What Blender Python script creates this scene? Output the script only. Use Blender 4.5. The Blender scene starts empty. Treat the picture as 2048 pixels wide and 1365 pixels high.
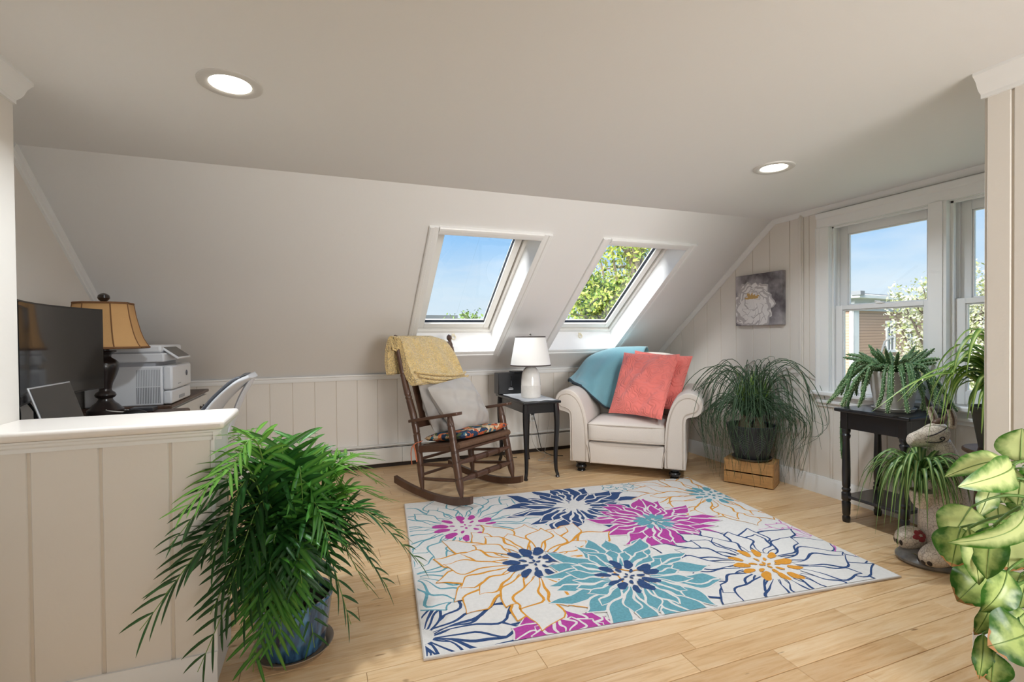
import bpy, math, random
import numpy as np
from math import sin, cos, pi, radians, sqrt
from mathutils import Vector, Matrix

sc = bpy.context.scene
COL = sc.collection
rnd = random.Random(7)

# ------------------------------------------------------------------ camera
YAW, PIT, ROL, FPX, EYE = radians(20.7508341), radians(-0.68995953), radians(-0.53446106), 982.771, 1.15
_F = Vector((sin(YAW)*cos(PIT), cos(YAW)*cos(PIT), sin(PIT)))
_R0 = Vector((cos(YAW), -sin(YAW), 0)); _U0 = _R0.cross(_F)
_R = _R0*cos(ROL) + _U0*sin(ROL); _U = -_R0*sin(ROL) + _U0*cos(ROL)
cam_data = bpy.data.cameras.new('camera')
cam_data.sensor_width = 36; cam_data.lens = FPX/2048*36; cam_data.clip_start = .05; cam_data.clip_end = 500
cam = bpy.data.objects.new('camera', cam_data); COL.objects.link(cam)
cam.matrix_world = Matrix(((_R.x, _U.x, -_F.x, 0), (_R.y, _U.y, -_F.y, 0), (_R.z, _U.z, -_F.z, EYE), (0, 0, 0, 1)))
sc.camera = cam

# ------------------------------------------------------------------ colour management, sky, sun, room lights
vs = sc.view_settings
vs.view_transform = 'Standard'; vs.look = 'None'; vs.gamma = 1; vs.use_curve_mapping = False
vs.exposure = 0.76
SKY_STRENGTH = 0.62
SUN_POWER = 8.5
LAMP_POWER = 7.8
REAR_POWER = 13.0

def srgb(r, g, b):
    f = lambda c: ((c/255)/12.92 if c/255 <= .04045 else ((c/255+.055)/1.055)**2.4)
    return (f(r), f(g), f(b), 1)

world = bpy.data.worlds.new('sky'); sc.world = world; world.use_nodes = True
wn, wl = world.node_tree.nodes, world.node_tree.links
wn.clear()
w_out = wn.new('ShaderNodeOutputWorld'); w_bg = wn.new('ShaderNodeBackground'); w_bg.inputs['Strength'].default_value = SKY_STRENGTH
w_tc = wn.new('ShaderNodeTexCoord'); w_sep = wn.new('ShaderNodeSeparateXYZ')
w_ramp = wn.new('ShaderNodeValToRGB')
w_map = wn.new('ShaderNodeMapping'); w_map.inputs['Scale'].default_value = (1.6, 1.6, 7.0)
w_noise = wn.new('ShaderNodeTexNoise'); w_noise.inputs['Scale'].default_value = 2.3; w_noise.inputs['Detail'].default_value = 7; w_noise.inputs['Roughness'].default_value = .58
w_cr = wn.new('ShaderNodeValToRGB'); w_mix = wn.new('ShaderNodeMix'); w_mix.data_type = 'RGBA'
wl.new(w_tc.outputs['Generated'], w_sep.inputs[0]); wl.new(w_sep.outputs['Z'], w_ramp.inputs[0])
wl.new(w_tc.outputs['Generated'], w_map.inputs[0]); wl.new(w_map.outputs[0], w_noise.inputs[0]); wl.new(w_noise.outputs['Fac'], w_cr.inputs[0])
e = w_ramp.color_ramp.elements
e[0].position = 0.0; e[0].color = srgb(232, 243, 254)
e[1].position = 1.0; e[1].color = srgb(96, 156, 226)
for p, c in ((.09, srgb(214, 236, 255)), (.19, srgb(160, 208, 255)), (.34, srgb(112, 178, 250))):
    n_ = w_ramp.color_ramp.elements.new(p); n_.color = c
e = w_cr.color_ramp.elements
e[0].position = .46; e[0].color = (0, 0, 0, 1); e[1].position = .74; e[1].color = (.75, .75, .75, 1)
wl.new(w_cr.outputs['Color'], w_mix.inputs['Factor']); wl.new(w_ramp.outputs['Color'], w_mix.inputs['A'])
w_mix.inputs['B'].default_value = srgb(240, 247, 254)
wl.new(w_mix.outputs['Result'], w_bg.inputs['Color']); wl.new(w_bg.outputs[0], w_out.inputs[0])

def lamp(name, kind, energy, color, loc, **kw):
    d = bpy.data.lights.new(name, kind); d.energy = energy; d.color = color
    for k, v in kw.items(): setattr(d, k, v)
    o = bpy.data.objects.new(name, d); o.location = loc; COL.objects.link(o); return o

def aim(o, direction):
    o.rotation_euler = Vector(direction).to_track_quat('-Z', 'Y').to_euler()

# bright hazy sun, softened by thin cloud, slanting in through the skylights
aim(lamp('sun', 'SUN', SUN_POWER, (1, .98, .96), (-20, -6, 16), angle=radians(46)), (.74, .20, -.62))
# added fill light at the rear wall opening, unseen behind the camera
aim(lamp('rear_fill_light', 'AREA', REAR_POWER, (1, .965, .93), (1.45, -1.55, 1.35), shape='RECTANGLE', size=1.3, size_y=1.1, spread=radians(75)), (.06, 1, -.02))

# ------------------------------------------------------------------ materials
MATS = {}
def mat(name, col, rough=.6, bump=None, var=None, metal=0, coat=0, spec=.5, sheen=0, rand=0, emit=None, stretch=(1, 1, 1)):
    """bump=(scale, strength[, distance]); var=(scale, amount) mottles the colour; rand = per-object brightness spread"""
    if name in MATS: return MATS[name]
    m = bpy.data.materials.new(name); m.use_nodes = True
    n, l = m.node_tree.nodes, m.node_tree.links
    b = n['Principled BSDF']
    b.inputs['Roughness'].default_value = rough; b.inputs['Metallic'].default_value = metal
    b.inputs['Specular IOR Level'].default_value = spec
    if coat: b.inputs['Coat Weight'].default_value = coat; b.inputs['Coat Roughness'].default_value = .12
    if sheen: b.inputs['Sheen Weight'].default_value = sheen; b.inputs['Sheen Roughness'].default_value = .5
    b.inputs['Base Color'].default_value = col
    tc = n.new('ShaderNodeTexCoord'); mp = n.new('ShaderNodeMapping'); mp.inputs['Scale'].default_value = stretch
    l.new(tc.outputs['Object'], mp.inputs[0])
    last = None
    if var:
        t = n.new('ShaderNodeTexNoise'); t.inputs['Scale'].default_value = var[0]; t.inputs['Detail'].default_value = 5
        l.new(mp.outputs[0], t.inputs[0])
        r = n.new('ShaderNodeMapRange'); r.inputs[1].default_value = .3; r.inputs[2].default_value = .7
        r.inputs[3].default_value = 1-var[1]; r.inputs[4].default_value = 1+var[1]; l.new(t.outputs['Fac'], r.inputs[0])
        last = r.outputs[0]
    if rand:
        oi = n.new('ShaderNodeObjectInfo'); r = n.new('ShaderNodeMapRange'); r.inputs[3].default_value = 1-rand; r.inputs[4].default_value = 1+rand
        l.new(oi.outputs['Random'], r.inputs[0])
        if last:
            mu = n.new('ShaderNodeMath'); mu.operation = 'MULTIPLY'; l.new(last, mu.inputs[0]); l.new(r.outputs[0], mu.inputs[1]); last = mu.outputs[0]
        else: last = r.outputs[0]
    if last:
        x = n.new('ShaderNodeMix'); x.data_type = 'RGBA'; x.blend_type = 'MULTIPLY'; x.inputs['Factor'].default_value = 1
        x.inputs['A'].default_value = col; l.new(last, x.inputs['B']); l.new(x.outputs['Result'], b.inputs['Base Color'])
    if bump:
        t = n.new('ShaderNodeTexNoise'); t.inputs['Scale'].default_value = bump[0]; t.inputs['Detail'].default_value = 3
        l.new(mp.outputs[0], t.inputs[0]); bp = n.new('ShaderNodeBump'); bp.inputs['Strength'].default_value = bump[1]
        bp.inputs['Distance'].default_value = bump[2] if len(bump) > 2 else .01
        l.new(t.outputs['Fac'], bp.inputs['Height']); l.new(bp.outputs[0], b.inputs['Normal'])
    if emit: b.inputs['Emission Color'].default_value = emit[0]; b.inputs['Emission Strength'].default_value = emit[1]
    MATS[name] = m; return m

M_WALL = mat('cream_wall_paint', srgb(233, 227, 219), .55, bump=(60, .05), var=(1.2, .015))
M_CEIL = mat('ceiling_paint', srgb(240, 239, 238), .7, bump=(25, .04, .02))
M_TRIM = mat('white_trim_paint', srgb(242, 242, 241), .35)
M_GROOVE = mat('groove_paint', srgb(222, 212, 198), .7)
M_SASH = mat('white_sash', srgb(240, 240, 240), .3)
M_BLACK = mat('black_satin_paint', srgb(24, 24, 27), .28, bump=(40, .04), coat=.25)
M_DARK = mat('dark_plastic', srgb(22, 22, 24), .4)
M_SLOT = mat('slot_black', srgb(12, 12, 13), .8)
M_CHROME = mat('brushed_metal', srgb(190, 190, 188), .3, metal=1)

def wood_floor():
    m = bpy.data.materials.new('maple_floor'); m.use_nodes = True
    n, l = m.node_tree.nodes, m.node_tree.links; b = n['Principled BSDF']
    tc = n.new('ShaderNodeTexCoord'); oi = n.new('ShaderNodeObjectInfo')
    off = n.new('ShaderNodeVectorMath'); off.operation = 'SCALE'; off.inputs[0].default_value = (37, 11, 5); l.new(oi.outputs['Random'], off.inputs['Scale'])
    ad = n.new('ShaderNodeVectorMath'); l.new(tc.outputs['Object'], ad.inputs[0]); l.new(off.outputs[0], ad.inputs[1])
    mp = n.new('ShaderNodeMapping'); mp.inputs['Scale'].default_value = (1.3, 16, 1); l.new(ad.outputs[0], mp.inputs[0])
    t = n.new('ShaderNodeTexNoise'); t.inputs['Scale'].default_value = 3.2; t.inputs['Detail'].default_value = 8; t.inputs['Roughness'].default_value = .62; t.inputs['Distortion'].default_value = .7
    l.new(mp.outputs[0], t.inputs[0])
    r = n.new('ShaderNodeValToRGB'); l.new(t.outputs['Fac'], r.inputs[0]); e = r.color_ramp.elements
    e[0].position = .25; e[0].color = srgb(204, 162, 114); e[1].position = .78; e[1].color = srgb(243, 219, 184)
    q = e.new(.47); q.color = srgb(230, 194, 148)
    # small dark knots
    mk = n.new('ShaderNodeMapping'); mk.inputs['Scale'].default_value = (2.6, 9, 1); l.new(ad.outputs[0], mk.inputs[0])
    v = n.new('ShaderNodeTexNoise'); v.inputs['Scale'].default_value = 3.1; v.inputs['Detail'].default_value = 2; l.new(mk.outputs[0], v.inputs[0])
    kr = n.new('ShaderNodeValToRGB'); l.new(v.outputs['Fac'], kr.inputs[0]); k = kr.color_ramp.elements
    k[0].position = .20; k[0].color = (.30, .20, .12, 1); k[1].position = .27; k[1].color = (1, 1, 1, 1)
    x = n.new('ShaderNodeMix'); x.data_type = 'RGBA'; x.blend_type = 'MULTIPLY'; x.inputs['Factor'].default_value = .8
    l.new(r.outputs[0], x.inputs['A']); l.new(kr.outputs[0], x.inputs['B'])
    rr = n.new('ShaderNodeValToRGB'); l.new(oi.outputs['Random'], rr.inputs[0]); e = rr.color_ramp.elements
    e[0].color = (.84, .77, .69, 1); e[1].color = (1.0, .99, .98, 1); q = e.new(.4); q.color = (.97, .95, .92, 1)
    y = n.new('ShaderNodeMix'); y.data_type = 'RGBA'; y.blend_type = 'MULTIPLY'; y.inputs['Factor'].default_value = 1
    l.new(x.outputs['Result'], y.inputs['A']); l.new(rr.outputs[0], y.inputs['B']); l.new(y.outputs['Result'], b.inputs['Base Color'])
    b.inputs['Roughness'].default_value = .34
    rm = n.new('ShaderNodeMapRange'); l.new(t.outputs['Fac'], rm.inputs[0]); rm.inputs[3].default_value = .24; rm.inputs[4].default_value = .42; l.new(rm.outputs[0], b.inputs['Roughness'])
    bp = n.new('ShaderNodeBump'); bp.inputs['Strength'].default_value = .05; bp.inputs['Distance'].default_value = .004; l.new(t.outputs['Fac'], bp.inputs['Height']); l.new(bp.outputs[0], b.inputs['Normal'])
    return m
M_FLOOR = wood_floor()

def glass(name, tint=(.97, .985, .98, 1)):
    m = bpy.data.materials.new(name); m.use_nodes = True
    n, l = m.node_tree.nodes, m.node_tree.links; n.clear()
    o = n.new('ShaderNodeOutputMaterial'); a = n.new('ShaderNodeBsdfTransparent'); a.inputs[0].default_value = tint
    g = n.new('ShaderNodeBsdfGlossy'); g.inputs['Roughness'].default_value = .02; f = n.new('ShaderNodeLayerWeight'); f.inputs[0].default_value = .5
    q = n.new('ShaderNodeMath'); q.operation = 'POWER'; q.inputs[1].default_value = 5; l.new(f.outputs['Facing'], q.inputs[0])
    k = n.new('ShaderNodeMath'); k.operation = 'MULTIPLY_ADD'; k.inputs[1].default_value = .9; k.inputs[2].default_value = .03; l.new(q.outputs[0], k.inputs[0])
    s = n.new('ShaderNodeMixShader'); l.new(k.outputs[0], s.inputs[0]); l.new(a.outputs[0], s.inputs[1]); l.new(g.outputs[0], s.inputs[2]); l.new(s.outputs[0], o.inputs[0])
    return m
M_GLASS = glass('window_glass')

# ------------------------------------------------------------------ mesh helpers
def V(*a): return np.array(a, float)
def unit(v): v = np.asarray(v, float); return v/(np.linalg.norm(v)+1e-12)

class MB:
    def __init__(s): s.v = []; s.f = []; s.m = []; s.e = []
    def add(s, vs, fs, m=0, e=None):
        b = len(s.v); s.v += [tuple(map(float, p)) for p in vs]; s.f += [tuple(b+i for i in f) for f in fs]; s.m += [m]*len(fs)
        s.e += list(e) if e is not None else [0.0]*len(vs); return s
    def box(s, x0, x1, y0, y1, z0, z1, m=0, rot=None, c=None):
        p = [V(x, y, z) for z in (z0, z1) for y in (y0, y1) for x in (x0, x1)]
        if rot is not None:
            o = V(*(c if c is not None else ((x0+x1)/2, (y0+y1)/2, (z0+z1)/2))); R = np.array(rot.to_3x3()) if hasattr(rot, 'to_3x3') else rot
            p = [R @ (q-o)+o for q in p]
        return s.add(p, [(0, 2, 3, 1), (4, 5, 7, 6), (0, 1, 5, 4), (2, 6, 7, 3), (0, 4, 6, 2), (1, 3, 7, 5)], m)
    def prism(s, poly, fn, a0, a1, m=0):
        """poly: list of 2-D points; fn(p, q, a) -> 3-D; extruded from a0 to a1"""
        n = len(poly); vs = [fn(p[0], p[1], a0) for p in poly]+[fn(p[0], p[1], a1) for p in poly]
        fs = [(i, (i+1) % n, n+(i+1) % n, n+i) for i in range(n)]+[tuple(range(n-1, -1, -1)), tuple(range(n, 2*n))]
        return s.add(vs, fs, m)
    def lathe(s, prof, c=(0, 0, 0), seg=32, m=0, axis=None, sx=1, sy=1):
        c = V(*c); vs = []; fs = []; n = len(prof)
        for r, z in prof:
            for k in range(seg):
                a = 2*pi*k/seg; vs.append(V(r*cos(a)*sx, r*sin(a)*sy, z))
        if axis is not None:
            d = unit(axis); t = unit(np.cross(d, V(0, 1, 0) if abs(d[1]) < .9 else V(1, 0, 0))); u = np.cross(d, t)
            vs = [t*p[0]+u*p[1]+d*p[2] for p in vs]
        vs = [p+c for p in vs]
        for i in range(n-1):
            for k in range(seg): fs.append((i*seg+k, i*seg+(k+1) % seg, (i+1)*seg+(k+1) % seg, (i+1)*seg+k))
        if prof[0][0] > 1e-6: fs.append(tuple(range(seg-1, -1, -1)))
        if prof[-1][0] > 1e-6: fs.append(tuple((n-1)*seg+k for k in range(seg)))
        return s.add(vs, fs, m)
    def turned(s, p0, p1, prof, seg=14, m=0):
        """prof: (t 0..1, radius) along p0->p1"""
        p0, p1 = V(*p0), V(*p1); L = np.linalg.norm(p1-p0)
        return s.lathe([(r, t*L) for t, r in prof], p0, seg, m, axis=p1-p0)
    def tube(s, pts, r, seg=8, m=0, caps=True, up=None, sq=1.0):
        P = [V(*p) for p in pts]; n = len(P); r = [r]*n if np.isscalar(r) else list(r)
        T = [unit(P[min(i+1, n-1)]-P[max(i-1, 0)]) for i in range(n)]
        a = V(*up) if up is not None else (V(0, 0, 1) if abs(T[0][2]) < .9 else V(1, 0, 0))
        vs = []; fs = []
        N = unit(a-T[0]*(a@T[0]))
        for i in range(n):
            N = unit(N-T[i]*(N@T[i])); B = np.cross(T[i], N)
            ra, rb = (r[i], r[i]*sq) if np.isscalar(r[i]) else r[i]
            for k in range(seg):
                t = 2*pi*k/seg; vs.append(P[i]+N*(rb*cos(t))+B*(ra*sin(t)))
        for i in range(n-1):
            for k in range(seg): fs.append((i*seg+k, i*seg+(k+1) % seg, (i+1)*seg+(k+1) % seg, (i+1)*seg+k))
        if caps: fs += [tuple(range(seg-1, -1, -1)), tuple((n-1)*seg+k for k in range(seg))]
        return s.add(vs, fs, m)
    def ball(s, c, rx, ry=None, rz=None, seg=16, rings=10, m=0, rot=None):
        ry = rx if ry is None else ry; rz = rx if rz is None else rz; vs = []; fs = []
        for i in range(rings+1):
            a = pi*i/rings
            for k in range(seg):
                b = 2*pi*k/seg; p = V(rx*sin(a)*cos(b), ry*sin(a)*sin(b), -rz*cos(a))
                vs.append((rot @ p if rot is not None else p)+V(*c))
        for i in range(rings):
            for k in range(seg): fs.append((i*seg+k, i*seg+(k+1) % seg, (i+1)*seg+(k+1) % seg, (i+1)*seg+k))
        return s.add(vs, fs, m)
    def grid(s, G, m=0, close_u=False, e=None):
        """G: rows x cols x 3"""
        G = np.asarray(G, float); a, b = G.shape[:2]; fs = []
        for i in range(a-1):
            for j in range(b-1 if not close_u else b):
                fs.append((i*b+j, i*b+(j+1) % b, (i+1)*b+(j+1) % b, (i+1)*b+j))
        return s.add(G.reshape(-1, 3), fs, m, None if e is None else np.asarray(e).reshape(-1))

def mesh_of(name, mb, mats, sharp=35):
    me = bpy.data.meshes.new(name); me.from_pydata(mb.v, [], mb.f)
    for m in (mats if isinstance(mats, (list, tuple)) else [mats]): me.materials.append(m)
    me.polygons.foreach_set('material_index', mb.m)
    me.polygons.foreach_set('use_smooth', [True]*len(mb.f))
    if any(mb.e):
        a = me.attributes.new('edge', 'FLOAT', 'POINT'); a.data.foreach_set('value', mb.e)
    me.update()
    if sharp < 180: me.set_sharp_from_angle(angle=radians(sharp))
    return me

def obj(name, mb, mats, parent=None, sharp=35, bev=0, solid=0, sub=0, loc=None, seg=2):
    me = mesh_of(name, mb, mats, sharp) if isinstance(mb, MB) else mb
    o = bpy.data.objects.new(name, me); COL.objects.link(o)
    if parent is not None: o.parent = parent
    if loc is not None: o.location = loc
    if solid: md = o.modifiers.new('solid', 'SOLIDIFY'); md.thickness = solid; md.offset = 0
    if bev:
        md = o.modifiers.new('bevel', 'BEVEL'); md.width = bev; md.segments = seg; md.limit_method = 'ANGLE'; md.angle_limit = radians(40)
        md.harden_normals = False
    if sub: md = o.modifiers.new('sub', 'SUBSURF'); md.levels = sub; md.render_levels = sub
    return o

def tag(o, label, cat, group=None, kind=None):
    o['label'] = label; o['category'] = cat
    if group: o['group'] = group
    if kind: o['kind'] = kind
    return o

def thing(name, label, cat, loc=(0, 0, 0), rz=0, group=None):
    o = bpy.data.objects.new(name, None); COL.objects.link(o); o.location = loc; o.rotation_euler = (0, 0, rz)
    o.empty_display_size = .05
    return tag(o, label, cat, group)

def struct(name, mb, m, parent=None, **k):
    o = obj(name, mb, m, parent, **k)
    if parent is None: o['kind'] = 'structure'
    return o

def RX(a): return np.array(Matrix.Rotation(a, 3, 'X'))
def RY(a): return np.array(Matrix.Rotation(a, 3, 'Y'))
def RZ(a): return np.array(Matrix.Rotation(a, 3, 'Z'))

def catmull(P, n):
    P = [V(*p) for p in P]; P = [2*P[0]-P[1]]+P+[2*P[-1]-P[-2]]; out = []
    k = len(P)-3
    for i in range(n):
        t = i/(n-1)*k; j = min(int(t), k-1); t -= j; a, b, c, d = P[j:j+4]
        out.append(.5*((2*b)+(c-a)*t+(2*a-5*b+4*c-d)*t*t+(3*b-a-3*c+d)*t**3))
    return out

def surface(ctrl, nu, nv):
    """bicubic surface through a control grid"""
    rows = [catmull(r, nv) for r in ctrl]
    return np.array([catmull([rows[i][j] for i in range(len(rows))], nu) for j in range(nv)]).transpose(1, 0, 2)

def bez(a, b, c, n): return [(1-t)**2*V(*a)+2*t*(1-t)*V(*b)+t*t*V(*c) for t in np.linspace(0, 1, n)]

def pillow(mb, c, thick, n=18, pinch=.06, m=0, wr=.004, seed=0, pw=.42, rd=0):
    """c: TL, TR, BR, BL corners; a stuffed square cushion with a seam"""
    c = [V(*p) for p in c]; N = unit(np.cross(c[1]-c[3], c[0]-c[2])); r = random.Random(seed); ph = [r.uniform(0, 6) for _ in range(6)]
    ctr = sum(c)/4
    for sgn in (1, -1):
        G = []
        for i in range(n+1):
            row = []
            for j in range(n+1):
                u, v = 2*j/n-1, 2*i/n-1
                uu = u*(1-pinch*(1-v*v)*(abs(u)**3)); vv = v*(1-pinch*(1-u*u)*(abs(v)**3))
                uu *= 1-rd*v**4; vv *= 1-rd*u**4
                a, b = (uu+1)/2, (vv+1)/2
                p = (c[0]*(1-a)+c[1]*a)*(1-b)+(c[3]*(1-a)+c[2]*a)*b
                q = max(0, (1-u*u)*(1-v*v)); h = thick*q**pw
                w = wr*sqrt(q)*(sin(5*u+3*v+ph[0])+sin(9*v-4*u+ph[1])*.7+sin(13*u+7*v+ph[2])*.5+1.3*(abs(u*v)**1.5)*sin(11*(u-v)+ph[3])+.6*max(0, abs(v)-.55)*sin(17*u+ph[4])*2)*min(1, q*5)
                row.append(p+N*sgn*(h+w))
            G.append(row if sgn > 0 else row[::-1])
        mb.grid(G, m)
    return mb

def leaf(mb, base, tip, w, nrm, droop=.0, n=10, across=6, m=0, fold=.18, shape=1.0, wave=0, ph=0):
    """broad leaf blade with a folded midrib; attribute edge = distance from the midrib"""
    base, tip, nrm = V(*base), V(*tip), unit(nrm); d = tip-base; L = np.linalg.norm(d); t_ = d/L
    nrm = unit(nrm-t_*(nrm@t_)); side = np.cross(nrm, t_); G = []; E = []
    for i in range(n+1):
        t = i/n; ww = w/2*(sin(pi*t**shape))**.8*(1 if t < .97 else .6)+.0008
        c = base+d*t+nrm*droop*L*4*t*(1-t)
        row = []; er = []
        for j in range(across+1):
            s = 2*j/across-1
            row.append(c+side*ww*s+nrm*(fold*ww*abs(s)*1.0-fold*.55*ww*s*s+wave*sin(t*14+ph+s*2)*abs(s)*ww)); er.append(abs(s)*.8+.2*max(0, t-.55)/.45+.001)
        G.append(row); E.append(er)
    return mb.grid(G, m, e=E)

def blade(mb, pts, widths, up=(0, 0, 1), m=0, fold=.3):
    """narrow strap leaf along points"""
    P = [V(*p) for p in pts]; n = len(P); G = []
    for i in range(n):
        T = unit(P[min(i+1, n-1)]-P[max(i-1, 0)]); S = np.cross(T, V(*up)); S = unit(S) if np.linalg.norm(S) > .05 else V(1, 0, 0); N = np.cross(S, T)
        w = widths[i] if not np.isscalar(widths) else widths
        G.append([P[i]-S*w/2+N*fold*w*.5, P[i], P[i]+S*w/2+N*fold*w*.5])
    return mb.grid(G, m)

# ================================================================== THE ROOM
XL, XR, YB, YC, ZC, ZK = -1.30, 3.30, 4.48, 2.87, 2.03, .812
YREAR = -1.6
SD = V(0, YB-YC, ZK-ZC); SLEN = np.linalg.norm(SD); SD = SD/SLEN; SN = V(0, -SD[2], SD[1])
def slope(x, s, off=0.0): return V(x, YC, ZC)+SD*s+SN*off
def ztop(y): return ZC if y <= YC else ZC-(y-YC)*(ZC-ZK)/(YB-YC)

# --- floor: maple boards laid one by one on a slab
fl = struct('floor', MB().box(XL-.2, XR+.2, YREAR-.2, YB+.2, -.10, -.013), M_FLOOR)
pm = {}
def plank(x0, x1, y0, y1):
    k = (round(x1-x0, 2), round(y1-y0, 3)); L, W = k[0]-.0012, k[1]-.0018; c = .0012
    if k not in pm:
        mb = MB(); a = [(-L/2, -W/2), (L/2, -W/2), (L/2, W/2), (-L/2, W/2)]; b = [(p[0]*(1-2*c/L), p[1]*(1-2*c/W)) for p in a]
        mb.add([(p[0], p[1], -.012) for p in a]+[(p[0], p[1], -c) for p in a]+[(p[0], p[1], 0) for p in b],
               [(i, (i+1) % 4, 4+(i+1) % 4, 4+i) for i in range(4)]+[(4+i, 4+(i+1) % 4, 8+(i+1) % 4, 8+i) for i in range(4)]+[(8, 9, 10, 11)])
        pm[k] = mesh_of('plank', mb, M_FLOOR, 30)
    o = obj('plank', pm[k], None, fl, loc=((x0+x1)/2, (y0+y1)/2, 0))
y = .70; pr_ = random.Random(11)
while y < YB-.01:
    w = .104 if y < 1.75 else .112
    w = min(w, YB-y); x = XL-pr_.uniform(0, .5)
    while x < XR:
        L = round(pr_.choice((.52, .66, .78, .9, 1.04, 1.2)), 2)
        if x+L > XR-.25: L = round(XR+.02-x, 2)
        plank(x, x+L, y, y+w); x += L
    y += w
struct('floor', MB().box(XL, XR, YREAR, .70, -.013, 0), M_FLOOR)

# --- flat ceiling
struct('ceiling', MB().box(XL-.1, XR+.15, YREAR-.1, YC, ZC, ZC+.1), M_CEIL)
# --- sloping ceiling with two skylight openings
SKY = ((.69, 1.42), (1.96, 2.675)); S0, S1 = .357, 1.681
mb = MB()
xs = [XL-.05, SKY[0][0], SKY[0][1], SKY[1][0], SKY[1][1], XR+.15]; ss = [0, S0, S1, SLEN+.05]
for i in range(5):
    for j in range(3):
        if i in (1, 3) and j == 1: continue
        q = [(xs[i], ss[j]), (xs[i+1], ss[j]), (xs[i+1], ss[j+1]), (xs[i], ss[j+1])]
        mb.add([slope(a, b) for a, b in q]+[slope(a, b, .05) for a, b in q], [(3, 2, 1, 0), (4, 5, 6, 7)])
struct('ceiling_slope', mb, M_CEIL)

# --- knee wall at the back, boards
def boards(parent, breaks, fn, m=M_WALL, gap=.0045, th=.012):
    """fn(a, b) -> (polygon in wall coordinates, mapping) list for the board between breaks a and b"""
    for a, b in zip(breaks[:-1], breaks[1:]):
        for poly, mp in fn(a+gap/2, b-gap/2):
            obj('board', MB().prism(poly, mp, 0, th), m, parent, bev=.0022, seg=1)
wb = struct('wall_back', MB().box(XL-.2, XR+.2, YB-.007, YB+.12, -.05, ZK+.02), M_GROOVE)
boards(wb, [XL]+[round(-1.123+.1715*k, 4) for k in range(26)]+[XR],
       lambda a, b: [([(a, 0), (b, 0), (b, ZK-.01), (a, ZK-.01)], lambda p, q, t: V(p, YB-t, q))])
# chair rail cap under the slope
def profile_run(mb, prof, p0, p1, a_dir, b_dir, m=0):
    a, b = V(*a_dir), V(*b_dir)
    return mb.prism(prof, lambda p, q, t: V(*p0)*(1-t)+V(*p1)*t+a*p+b*q, 0, 1, m)
RAIL = [(0, 0), (.012, 0), (.016, .008), (.016, .03), (.024, .036), (.024, .048), (0, .048)]
struct('trim_back', profile_run(MB(), RAIL, (XL, YB-.010, ZK-.042), (XR, YB-.010, ZK-.042), (0, -1, 0), (0, 0, 1)), M_TRIM)

# --- gable wall on the right (window wall)
WY0, WY1, WZ0, WZ1 = 1.14, 2.42, .735, 1.885
wr = MB()
def gable_poly(y0, y1, z0=0.0, zt=None):
    t = lambda y: ztop(y) if zt is None else min(zt, ztop(y))
    p = [(y0, z0), (y1, z0), (y1, t(y1))]
    if y0 < YC < y1: p.append((YC, ZC))
    return p+[(y0, t(y0))]
gm = lambda x0: (lambda p, q, t: V(x0+t, p, q))
for pl in (gable_poly(WY1, YB), gable_poly(.6, WY0), gable_poly(WY0, WY1, 0, WZ0), gable_poly(WY0, WY1, WZ1)):
    wr.prism(pl, gm(XR-.008), 0, .148)
wg = struct('wall_right', wr, M_GROOVE)
def gfn(a, b):
    out = []; mp = lambda p, q, t: V(XR-t, p, q)
    if b < WY0 or a > WY1: return [(gable_poly(a, b), mp)]
    if a < WY0: out.append((gable_poly(a, WY0), mp)); a = WY0
    if b > WY1: out.append((gable_poly(WY1, b), mp)); b = WY1
    return out+[(gable_poly(a, b, 0, WZ0-.01), mp), (gable_poly(a, b, WZ1+.01), mp)]
boards(wg, [1.01, 1.155, 1.333, 1.511, 1.689, 1.867, 2.045, 2.223, 2.40, 2.575, 2.735, 2.914, 3.08, 3.258, 3.431, 3.60, 3.775, 3.95, 4.125, 4.30, YB-.012], gfn)
XG = XR-.012                                                       # finished face of the gable boards
# corner bead on the gable
struct('trim_gable', MB().box(XG-.012, XG, 2.618, 2.655, .14, ZC-.03).box(XG-.02, XG, 2.626, 2.640, .14, ZC-.02), M_WALL, bev=.003)
# baseboards
def base_run(name, p0, p1, inward, hgt=.125, th=.016):
    return struct(name, profile_run(MB(), [(0, 0), (th, 0), (th, hgt-.02), (th-.004, hgt-.012), (th-.006, hgt), (0, hgt)], p0, p1, inward, (0, 0, 1)), M_TRIM)
base_run('baseboard_right', (XG, 1.01, 0), (XG, YB, 0), (-1, 0, 0))
# small crown along the gable ceiling and up the slope
CR = [(0, 0), (.030, 0), (.030, .006), (.024, .012), (.014, .022), (.007, .034), (0, .036)]
struct('trim_gable_crown', profile_run(MB(), CR, (XG, 1.0, ZC), (XG, YC+.01, ZC), (-1, 0, 0), (0, 0, -1)), M_TRIM)
struct('trim_gable_slope', profile_run(MB(), CR, slope(XG, 0), slope(XG, SLEN), (-1, 0, 0), -SN), M_TRIM)

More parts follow.
